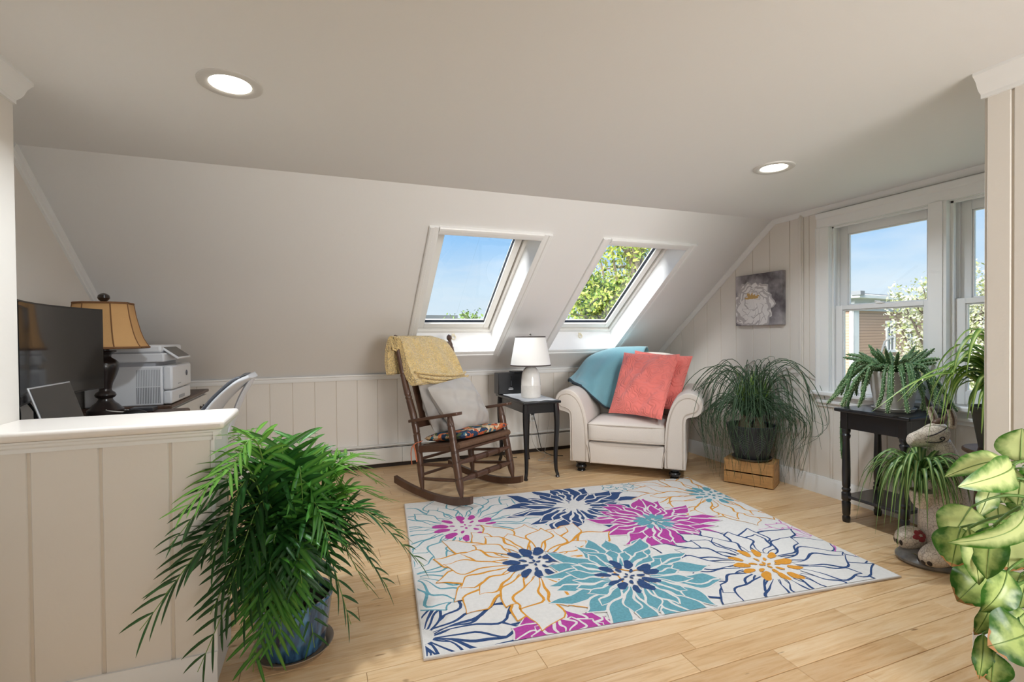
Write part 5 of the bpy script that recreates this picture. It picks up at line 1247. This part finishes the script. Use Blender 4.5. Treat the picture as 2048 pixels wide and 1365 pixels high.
for k in range(8): obj('shade_seam', MB().tube([tuple(r_[k]*V(1.006, 1.006, 1)) for r_ in ring_], .0032, 5), M_TRIMB, sho)
for r_, z in ((ring_[0], 0), (ring_[-1], 0)): obj('shade_trim', MB().tube([tuple(p) for p in r_]+[tuple(r_[0])], .006, 6, caps=False), M_TRIMB, sho)
obj('shade_top', MB().add([tuple(p+V(0, 0, .001)) for p in ring_[-1]], [tuple(range(8))]), M_TANS, sho)
obj('finial', MB().lathe([(.005, .582), (.008, .592), (.020, .602), (.027, .614), (.024, .628), (.012, .637), (0, .640)], seg=20), M_BRZ, l2)
# curved monitor
def gloss(name, col, rough=.12): return mat(name, col, rough, spec=.5)
mo = thing('monitor', 'large curved black monitor on the desk facing the room', 'monitor', (-1.085, 2.63, .751))
ys = np.linspace(-.36, .36, 25); xf = lambda y: .055*(y/.36)**2
def slabc(x0, x1, z0, z1, yy): 
    g = [[(xf(y)+x, y, z) for y in yy] for x, z in ((x0, z0), (x1, z0), (x1, z1), (x0, z1), (x0, z0))]
    mb = MB().grid(g)
    for j in (0, -1): mb.add([g[i][j] for i in range(4)], [(0, 1, 2, 3)])
    return mb
obj('housing', slabc(-.022, .0, .155, .545, ys), M_DARK, mo, sharp=40)
obj('screen', slabc(.0005, .0025, .163, .538, ys*.985), gloss('dark_screen', srgb(34, 33, 33), .10), mo, sharp=40)
obj('neck', MB().box(-.05, -.02, -.035, .035, .02, .26), M_DARK, mo, bev=.006)
obj('stand_base', MB().box(-.11, .06, -.11, .11, 0, .014), M_DARK, mo, bev=.006)
for k, (y, s) in enumerate(((-.18, 1), (-.20, -1), (-.12, 1))):
    obj('cable', MB().tube(catmull([(-.03, y, .20), (.0, y+.04*s, .12), (.01, y+.07*s, .06), (-.02, y+.02*s, .006)], 18), .005, 6), M_CORD, mo, sharp=180)
# laptop
lt = thing('laptop', 'open silver laptop with a dark screen on the desk in front of the monitor', 'laptop', (-.935, 2.415, .751))
M_ALU = mat('laptop_silver', srgb(196, 198, 202), .3, metal=.6)
obj('base', MB().box(.0, .215, -.155, .155, 0, .014), M_ALU, lt, bev=.004)
obj('keyboard', MB().box(.03, .13, -.135, .135, .0142, .0155), M_DARK, lt)
ld = obj('lid', MB().box(-.007, 0, -.155, .155, .010, .235, rot=RY(radians(-17)), c=(0, 0, .01)), M_ALU, lt, bev=.003)
obj('screen', MB().box(.0004, .0016, -.149, .149, .018, .229, rot=RY(radians(-17)), c=(0, 0, .01)), gloss('laptop_screen', srgb(46, 45, 44), .25), ld)
# mouse and small box with pale cable
ms_ = thing('mouse', 'black computer mouse on the dark desk top', 'mouse', (-.925, 3.045, .751))
mm = MB().ball((0, 0, .006), .060, .036, .030, 22, 12); mm.v = [(x, y, max(0, z)) for x, y, z in mm.v]
obj('shell', mm, M_DARK, ms_, sharp=180); obj('wheel', MB().lathe([(0, -.004), (.008, -.004), (.008, .004), (0, .004)], (-.032, 0, .030), 14, axis=(0, 1, 0)), M_CHROME, ms_)
bx = thing('small_box', 'small flat dark box at the back of the desk', 'box', (-.94, 3.235, .751)); obj('case', MB().box(-.055, .055, -.04, .04, 0, .022), mat('dark_grey', (0, 0, 0, 1)), bx, bev=.004)
obj('pale_cable', MB().tube(catmull([(-.05, -.02, .012), (-.13, -.07, .03), (-.10, -.16, .03), (.0, -.13, .010)], 16), .003, 6), M_CORDW, bx, sharp=180)

# ------------------------------------------------------------------ office chair seen edge-on beside the half wall
oc = thing('office_chair', 'white-framed office chair with a curved back beyond the end of the half wall', 'chair', (-.66, 2.95, 0))
M_OCW, M_OCG = mat('chair_white', srgb(222, 224, 230), .35), mat('chair_grey', srgb(120, 122, 128), .6)
def ribbon_back(x0, th, hw, pts, name, m, n=26):
    P = catmull([(a, 0, b) for a, b in pts], n); g = []
    for k, p in enumerate(P):
        t = k/(n-1); T = unit(P[min(k+1, n-1)]-P[max(k-1, 0)]); N = V(T[2], 0, -T[0]); w = hw*(1-.35*max(0, t-.75)/.25*max(0, t-.75)/.25)
        row = []
        for q in np.linspace(0, 2*pi, 29)[:-1]:
            yy = w*np.sign(cos(q))*abs(cos(q))**.35; dd = th*np.sign(sin(q))*abs(sin(q))**.8
            row.append(p+N*(dd+x0)+V(-.035*(yy/hw)**2, yy, 0))
        g.append(row)
    mb = MB().grid(g, close_u=True); mb.add(g[0], [tuple(range(28))]); mb.add(g[-1], [tuple(range(27, -1, -1))]); return obj(name, mb, m, oc, sharp=60)
BP = [(.02, .50), (.06, .60), (.10, .72), (.17, .83), (.26, .92), (.305, .952)]
ribbon_back(0, .013, .21, BP, 'backrest', M_OCW)
ribbon_back(-.020, .008, .19, [(a-.0, b) for a, b in BP[:-1]]+[(.275, .93)], 'back_mesh', M_OCG)
obj('back_strut', MB().tube(catmull([(.295, 0, .945), (.235, 0, .83), (.185, 0, .68), (.150, 0, .54), (.11, 0, .43), (.0, 0, .40)], 26), [(.055, .014)]*26, 14, up=(1, 0, .2)), M_OCW, oc, sharp=60)
obj('seat', puff(-.40, .06, -.23, .23, .43, .50, .03, .012), M_OCG, oc, sharp=180)
obj('seat_pan', MB().box(-.36, .04, -.19, .19, .40, .43), M_OCW, oc, bev=.01)
obj('gas_lift', MB().lathe([(.028, .10), (.028, .26), (.018, .26), (.018, .40)], (-.16, 0, 0), 18), M_CHROME, oc)
for k in range(5):
    a = 2*pi*k/5+.25; c, s = cos(a), sin(a)
    lg_ = obj('base_leg', MB().tube([(-.16, 0, .11), (-.16+.16*c, .16*s, .095), (-.16+.29*c, .29*s, .07)], [(.026, .018), (.022, .015), (.016, .012)], 10), M_OCW, oc, sharp=60)
    obj('caster', MB().lathe([(0, -.022), (.026, -.022), (.029, -.012), (.029, .012), (.026, .022), (0, .022)], (-.16+.29*c, .29*s, .030), 18, axis=(-s, c, 0)), M_DARK, lg_)

# ================================================================== ARECA PALM IN FRONT
AP0 = V(-.125, 1.97, 0)
ar = thing('areca_palm', 'bushy green areca palm in a glazed blue pot at the end of the half wall', 'plant', AP0)
def glaze():
    m = mat('blue_glaze', srgb(42, 82, 128), .12, coat=.6); n, l = m.node_tree.nodes, m.node_tree.links; b = n['Principled BSDF']
    tc = n.new('ShaderNodeTexCoord'); mp = n.new('ShaderNodeMapping'); mp.inputs['Scale'].default_value = (14, 14, 1.6); t = n.new('ShaderNodeTexNoise'); t.inputs['Scale'].default_value = 3; t.inputs['Detail'].default_value = 5
    l.new(tc.outputs['Object'], mp.inputs[0]); l.new(mp.outputs[0], t.inputs[0]); r = n.new('ShaderNodeValToRGB'); r.color_ramp.elements[0].position = .35; r.color_ramp.elements[0].color = srgb(22, 42, 74); r.color_ramp.elements[1].position = .68; r.color_ramp.elements[1].color = srgb(92, 146, 190)
    l.new(t.outputs['Fac'], r.inputs[0]); l.new(r.outputs[0], b.inputs['Base Color']); return m
obj('saucer', MB().lathe([(0, 0), (.118, 0), (.136, .022), (.139, .024), (.139, .028), (.132, .026), (.112, .008), (0, .008)], seg=44), mat('clear_saucer', srgb(150, 132, 112), .15, spec=.8), ar)
obj('pot', MB().lathe([(0, .0085), (.098, .0085), (.106, .02), (.122, .09), (.132, .16), (.136, .19), (.140, .198), (.138, .206), (.128, .204), (.122, .18), (0, .17)], seg=48), glaze(), ar)
obj('soil', MB().lathe([(0, .186), (.124, .180)], seg=24), mat('soil', (0, 0, 0, 1)), ar)
M_ARE = [leaf_mat('areca_deep', srgb(46, 96, 40), srgb(34, 78, 34), .2, .8, .34, .2, sheer=.2), leaf_mat('areca_mid', srgb(84, 142, 56), srgb(58, 116, 44), .2, .8, .34, .2, sheer=.25), leaf_mat('areca_young', srgb(128, 180, 76), srgb(92, 152, 58), .2, .8, .34, .2, sheer=.3)]
M_RACH = mat('areca_rachis', srgb(116, 150, 66), .4)
ra = random.Random(17)
def frond(root, tip, lift, Ll, shade, start=.30, npair=14, clampf=None, sag=.20):
    root, tip = V(*root), V(*tip); chord = tip-root; L = np.linalg.norm(chord)
    c1 = root+V(chord[0]*.12, chord[1]*.12, max(chord[2]*.55, 0)+lift); c2 = root+V(chord[0]*.62, chord[1]*.62, max(chord[2], chord[2]*.4)+lift*1.05)
    P = catmull([root, (root*.45+c1*.55), c1*.35+c2*.65, tip], 40)
    mb = MB(); rm = MB().tube(P, list(np.linspace(.0042, .0012, 40)), 5)
    for k in range(npair):
        t = start+(1-start)*(k+.3)/npair; i = min(38, int(t*39)); T = unit(P[i+1]-P[i]); S_ = np.cross(T, V(0, 0, 1)); S_ = unit(S_) if np.linalg.norm(S_) > .1 else V(1, 0, 0); Nn = np.cross(S_, T)
        q = (t-start)/(1-start); ll = Ll*(.55+.45*sin(pi*(.15+.75*q)))*(1-.22*q)*ra.uniform(.88, 1.1); w = ll*.122*ra.uniform(.9, 1.1)
        for s in (-1, 1):
            d = unit(T*(.58+.22*q)+S_*s*(.95-.22*q)+Nn*.20+V(ra.uniform(-1, 1), ra.uniform(-1, 1), ra.uniform(-1, 1))*.10)
            B = P[i]; sg = ll*sag*ra.uniform(.5, 1.25); side = unit(np.cross(d, Nn)); G = []; E = []
            for u in (0, .2, .45, .7, .88, 1):
                ww = w*(sin(pi*min(1, u*.86+.09))**.8)*.5 if u < 1 else .0004
                c = B+d*ll*u+V(0, 0, -sg*u*u)
                if clampf: c = V(*clampf(c))
                G.append([c-side*ww+Nn*ww*.35, c, c+side*ww+Nn*ww*.35]); E.append([1, .01, 1])
            mb.grid(G, e=E)
    o_ = obj('frond', mb, M_ARE[shade], ar, sharp=180)
    obj('rachis', rm, M_RACH, o_, sharp=180)
def acl(p):                                                         # keep leaves out of the half wall, the floor
    w = p+AP0; x, y, z = p
    z = max(z, .012)
    if w[0] < HX1+.012 and HY0-.012 < w[1] < HY1+.05 and w[2] < .90:
        if w[1] < HY0+.13: y = HY0-.014-AP0[1]
        else: x = HX1+.014-AP0[0]
    return (x, y, z)
# frond tips as (photo x, photo y, depth), lift, leaflet length, shade
TIPS = [((279, 1262), 1.46, .30, .20, 0), ((339, 1092), 1.49, .26, .16, 0), ((356, 1030), 1.50, .22, .17, 2), ((395, 1345), 1.52, .26, .15, 0), ((506, 1345), 1.58, .30, .17, 1), ((541, 1310), 1.60, .26, .16, 2),
        ((456, 885), 2.02, .16, .15, 2), ((470, 925), 2.12, .16, .15, 2), ((595, 880), 2.05, .10, .16, 1), ((520, 905), 2.10, .14, .15, 2), ((748, 918), 2.15, .12, .15, 2), ((756, 965), 2.05, .20, .16, 2), ((806, 1070), 2.00, .22, .17, 1),
        ((848, 1132), 1.92, .32, .15, 0), ((775, 1175), 1.88, .28, .16, 0), ((702, 1250), 1.82, .30, .16, 0), ((737, 1180), 2.00, .26, .15, 1), ((629, 1296), 1.72, .26, .13, 0), ((690, 1000), 1.90, .26, .17, 2), ((587, 1190), 1.68, .36, .17, 1),
        ((640, 930), 2.15, .16, .16, 1), ((690, 950), 2.15, .18, .16, 1), ((560, 960), 1.85, .24, .17, 1), ((480, 1000), 1.85, .26, .18, 1), ((420, 1130), 1.53, .34, .19, 0), ((455, 1190), 1.54, .34, .19, 0), ((610, 1060), 1.75, .34, .18, 1),
        ((660, 1100), 1.80, .34, .18, 1), ((540, 1080), 1.70, .36, .19, 0), ((520, 1000), 1.95, .24, .17, 1), ((600, 985), 2.00, .22, .17, 2), ((720, 1040), 2.05, .24, .17, 1), ((500, 1120), 1.66, .36, .18, 0), ((740, 1110), 1.92, .28, .17, 1),
        ((480, 1260), 1.60, .32, .18, 0), ((560, 1240), 1.62, .34, .18, 1), ((640, 1180), 1.74, .34, .17, 0), ((450, 960), 1.54, .22, .16, 2), ((620, 905), 2.15, .1, .15, 1), ((680, 915), 2.20, .1, .15, 2), ((420, 1230), 1.53, .30, .17, 0), ((520, 1290), 1.58, .30, .17, 1), ((330, 1190), 1.49, .26, .17, 0), ((620, 1230), 1.68, .26, .16, 0), ((560, 1290), 1.60, .28, .17, 1), ((770, 1000), 2.05, .16, .16, 2)]
for (px_, dep, lift, Ll, sh_) in TIPS:
    tip = at(px_[0], px_[1], dep)-AP0; a = math.atan2(tip[1], tip[0])+ra.uniform(-.5, .5); r0_ = ra.uniform(.01, .07)
    tip[2] = max(tip[2], .03)
    frond((r0_*cos(a), r0_*sin(a), .18), tip, lift*.78, Ll*.98, sh_, clampf=acl)
for k in range(12):
    a = 2*pi*k/12; r0_ = .05; h_ = ra.uniform(.30, .5)
    frond((r0_*cos(a), r0_*sin(a), .18), (.20*cos(a+.2), .20*sin(a+.2), h_), .16, .14, k % 3 if k % 3 < 2 else 0, start=.45, npair=13, clampf=acl)
for k in range(16):
    a = ra.uniform(0, 2*pi); r0_ = ra.uniform(.01, .08); obj('cane', MB().tube([(r0_*cos(a), r0_*sin(a), .175), (r0_*1.6*cos(a), r0_*1.6*sin(a), .40)], [.006, .004], 6), M_RACH, ar)

# ================================================================== OUTSIDE
M_GRND = mat('garden_ground', srgb(120, 126, 96), .95, var=(.3, .2))
struct('ground', MB().box(-60, 90, -60, 90, -7.4, -7.2), M_GRND)
def clap():
    m = mat('brown_clapboard', srgb(132, 104, 88), .8, var=(1.2, .1)); n, l = m.node_tree.nodes, m.node_tree.links; b = n['Principled BSDF']
    tc = n.new('ShaderNodeTexCoord'); w = n.new('ShaderNodeTexWave'); w.wave_type = 'BANDS'; w.bands_direction = 'Z'; w.wave_profile = 'SAW'; w.inputs['Scale'].default_value = 2.1; w.inputs['Distortion'].default_value = 0
    l.new(tc.outputs['Object'], w.inputs[0]); r = n.new('ShaderNodeValToRGB'); r.color_ramp.elements[0].position = 0; r.color_ramp.elements[0].color = srgb(120, 94, 78); r.color_ramp.elements[1].position = .3; r.color_ramp.elements[1].color = srgb(178, 146, 124)
    l.new(w.outputs['Fac'], r.inputs[0]); l.new(r.outputs[0], b.inputs['Base Color']); return m
# neighbouring house: corner 25 m out, facade receding to the right
BD = unit(V(sin(radians(80)), cos(radians(80)), 0)); BN = V(BD[1], -BD[0], 0)
B0 = at(1706, 664, 25.0); B0[2] = 0
hs = thing('neighbour_house', 'brown clapboard house with white cornice and sash windows across the street', 'house', B0, math.atan2(BD[1], BD[0]))
HT = at(1722, 590, 25.0)[2]
obj('wall', MB().box(0, 16, 0, 9, -7.2, HT-.15), clap(), hs)
M_HW = mat('house_white', srgb(206, 206, 204), .6)
obj('corner_board', MB().box(-.06, .50, -.06, .0, -7.2, HT-.75).box(-.06, 0, -.06, .14, -7.2, HT-.75), M_HW, hs)
co_ = obj('cornice', MB().box(-.55, 16.2, -.55, 9.2, HT-.20, HT), M_HW, hs, bev=.03)
obj('frieze', MB().box(-.12, 16, -.12, 9, HT-.80, HT-.20), mat('house_grey', srgb(180, 182, 184), .6), co_)
obj('gutter', MB().box(-.62, -.20, -.62, -.20, HT-.06, HT+.14), mat('gutter_dark', srgb(120, 122, 124), .5), co_)
obj('roof', MB().box(-.4, 16, -.4, 9, HT, HT+.06), mat('roof_grey', srgb(120, 120, 120), .8), hs)
ch_ = obj('chimney', MB().box(2.2, 3.4, 2.0, 2.8, HT, HT+.85), mat('chimney_brick', srgb(120, 110, 104), .9, var=(3, .15)), hs)
obj('chimney_cap', MB().box(2.1, 3.5, 1.9, 2.9, HT+.80, HT+.90), mat('roof_grey', (0, 0, 0, 1)), ch_)
obj('lamp_bracket', MB().tube([(2.2, -.1, HT-3.9), (2.2, -.5, HT-2.4), (2.3, -.9, HT-2.1)], .05, 6).tube([(2.2, -.5, HT-2.6), (3.6, -.3, HT-4.2)], .05, 6), mat('gutter_dark', (0, 0, 0, 1)), hs)
def fac(px, py):
    d = _F+_R*((px-1024)/FPX)-_U*((py-682.5)/FPX); d = V(*d); o = V(0, 0, EYE); t = ((B0-o)@BN)/(d@BN); p = o+d*t; return (p-B0)@BD, p[2]
M_HGL = mat('house_glass', srgb(72, 80, 84), .15)
for (xa, xb, y0, y1) in ((1771, 1788, 648, 702), (1810, 1828, 650, 702), (1946, 1962, 648, 700), (1771, 1788, 770, 830)):
    sa, zt = fac(xa, y0); sb, zb = fac(xb, y1); zb2 = fac((xa+xb)/2, y1)[1]; zt2 = fac((xa+xb)/2, y0)[1]
    w_ = obj('house_window', MB().box(sa, sa+.14, -.08, 0, zb2, zt2).box(sb-.14, sb, -.08, 0, zb2, zt2).box(sa, sb, -.08, 0, zt2-.14, zt2).box(sa-.06, sb+.06, -.12, 0, zt2, zt2+.16).box(sa-.05, sb+.05, -.12, 0, zb2-.08, zb2+.06).box(sa, sb, -.07, 0, (zb2+zt2)/2-.05, (zb2+zt2)/2+.05).box((sa+sb)/2-.03, (sa+sb)/2+.03, -.06, 0, zb2, zt2), M_HW, hs)
    for q0, q1 in ((zb2+.05, (zb2+zt2)/2-.05), ((zb2+zt2)/2+.05, zt2-.14)): obj('pane', MB().box(sa+.14, sb-.14, -.03, -.01, q0, q1), M_HGL, w_)

def tree(name, label, base, crowns, nleaf, size, mats, seed, trunk_m, trunk_r=.14, group=None, branch=26):
    """crowns: list of (centre, (rx, ry, rz)); trunk, branches and a crown of single leaf blades"""
    t = thing(name, label, 'tree', base, 0, group); r = random.Random(seed); base = V(*base)
    tops = []
    main = catmull([(0, 0, 0), (.1, .05, (crowns[0][0][2]-base[2])*.5), tuple(V(*crowns[0][0])-base)], 14)
    obj('trunk', MB().tube(main, list(np.linspace(trunk_r, trunk_r*.45, 14)), 10), trunk_m, t)
    ends = []
    for c, R in crowns:
        c = V(*c)-base; R = V(*R)
        for k in range(max(4, branch//len(crowns))):
            v = unit(V(r.gauss(0, 1), r.gauss(0, 1), r.gauss(.3, 1))); e_ = c+v*R*r.uniform(.55, 1.0); s_ = main[r.randrange(7, 14)]
            P = catmull([tuple(s_), tuple((s_+e_)/2+V(r.uniform(-.15, .15), r.uniform(-.15, .15), r.uniform(-.1, .25))*R.mean()), tuple(e_)], 9)
            obj('branch', MB().tube(P, list(np.linspace(trunk_r*.34, trunk_r*.06, 9)), 5), trunk_m, t)
            ends += [(p, R) for p in P[3:]]
    mbs = [MB() for _ in mats]
    for k in range(nleaf):
        p, R = ends[r.randrange(len(ends))]; p = p+V(r.gauss(0, 1), r.gauss(0, 1), r.gauss(0, 1))*R*.13
        n_ = unit(V(r.gauss(0, 1), r.gauss(0, 1), r.gauss(.4, 1))); a = unit(np.cross(n_, V(r.gauss(0, 1), r.gauss(0, 1), r.gauss(0, 1)))); b = np.cross(n_, a); s = size*r.uniform(.6, 1.3)
        mbs[r.randrange(len(mats))].add([p-a*s, p+b*s*.5+n_*s*.12, p+a*s, p-b*s*.5+n_*s*.12], [(0, 1, 2, 3)])
    for m, mb in zip(mats, mbs): obj('leaves', mb, m, t, sharp=180)['kind'] = 'stuff'
    return t
M_BARK = mat('tree_bark', srgb(92, 80, 72), .9, bump=(20, .4)); M_BARK2 = mat('pale_bark', srgb(122, 108, 92), .9, bump=(20, .4))
def leafm(name, c, sheer=.35):
    m = mat(name, c, .6, rand=0); n, l = m.node_tree.nodes, m.node_tree.links; b = n['Principled BSDF']; tr = n.new('ShaderNodeBsdfTranslucent'); tr.inputs[0].default_value = c
    mx = n.new('ShaderNodeMixShader'); mx.inputs[0].default_value = sheer; l.new(b.outputs[0], mx.inputs[1]); l.new(tr.outputs[0], mx.inputs[2]); l.new(mx.outputs[0], n['Material Output'].inputs[0]); return m
c0 = at(1935, 690, 10.0)
tree('blossom_tree', 'tree in pale cream blossom outside the double window', (c0[0], c0[1], -7.2), [((c0[0], c0[1], c0[2]), (1.45, 1.45, 1.5)), (tuple(at(1830, 640, 10.2)), (.55, .55, .9)), (tuple(at(1960, 620, 10.0)), (.6, .6, .9)), (tuple(at(1880, 770, 9.8)), (.8, .8, .9))], 19000, .040, [leafm('blossom_cream', srgb(226, 222, 204)), leafm('blossom_pale', srgb(206, 206, 168)), leafm('blossom_leaf', srgb(158, 166, 108))], 41, M_BARK, .16, branch=60)
c0 = at(1275, 545, 11.5)
tree('maple_tree', 'tall yellow-green leafy tree seen through the right skylight', (c0[0], c0[1], -7.2), [(tuple(c0), (1.7, 1.7, 1.9)), (tuple(at(1180, 600, 11.0)), (.75, .75, .8)), (tuple(at(1250, 640, 11.2)), (1.2, 1.2, .8))], 17000, .055, [leafm('spring_green', srgb(184, 198, 84)), leafm('mid_green', srgb(132, 162, 68)), leafm('yellow_green', srgb(206, 208, 108))], 43, M_BARK2, .22, branch=66)
c0 = at(930, 668, 14.0)
tree('small_tree', 'small green treetop above the dark roof in the left skylight', (c0[0], c0[1], -7.2), [(tuple(c0), (.62, .62, .75))], 900, .06, [leafm('mid_green', (0, 0, 0, 1)), leafm('soft_green', srgb(138, 166, 96))], 47, M_BARK2, .12, branch=16)
rb = at(850, 637, 24.0)
nr = thing('neighbour_roof', 'flat dark roofed house low in the left skylight', 'house', (rb[0]-3, rb[1], 0))
zr = at(850, 633, 24.0)[2]
obj('wall', MB().box(-6, 4.2, 0, 8, -7.2, zr-.35), mat('grey_siding', srgb(150, 152, 156), .8), nr)
obj('roof', MB().box(-6.3, 4.5, -.3, 8.3, zr-.35, zr), mat('dark_roof', srgb(84, 92, 98), .8), nr)
obj('roof_edge', MB().box(-6.35, 4.55, -.36, -.30, zr-.16, zr+.04), mat('gutter_dark', (0, 0, 0, 1)), nr)
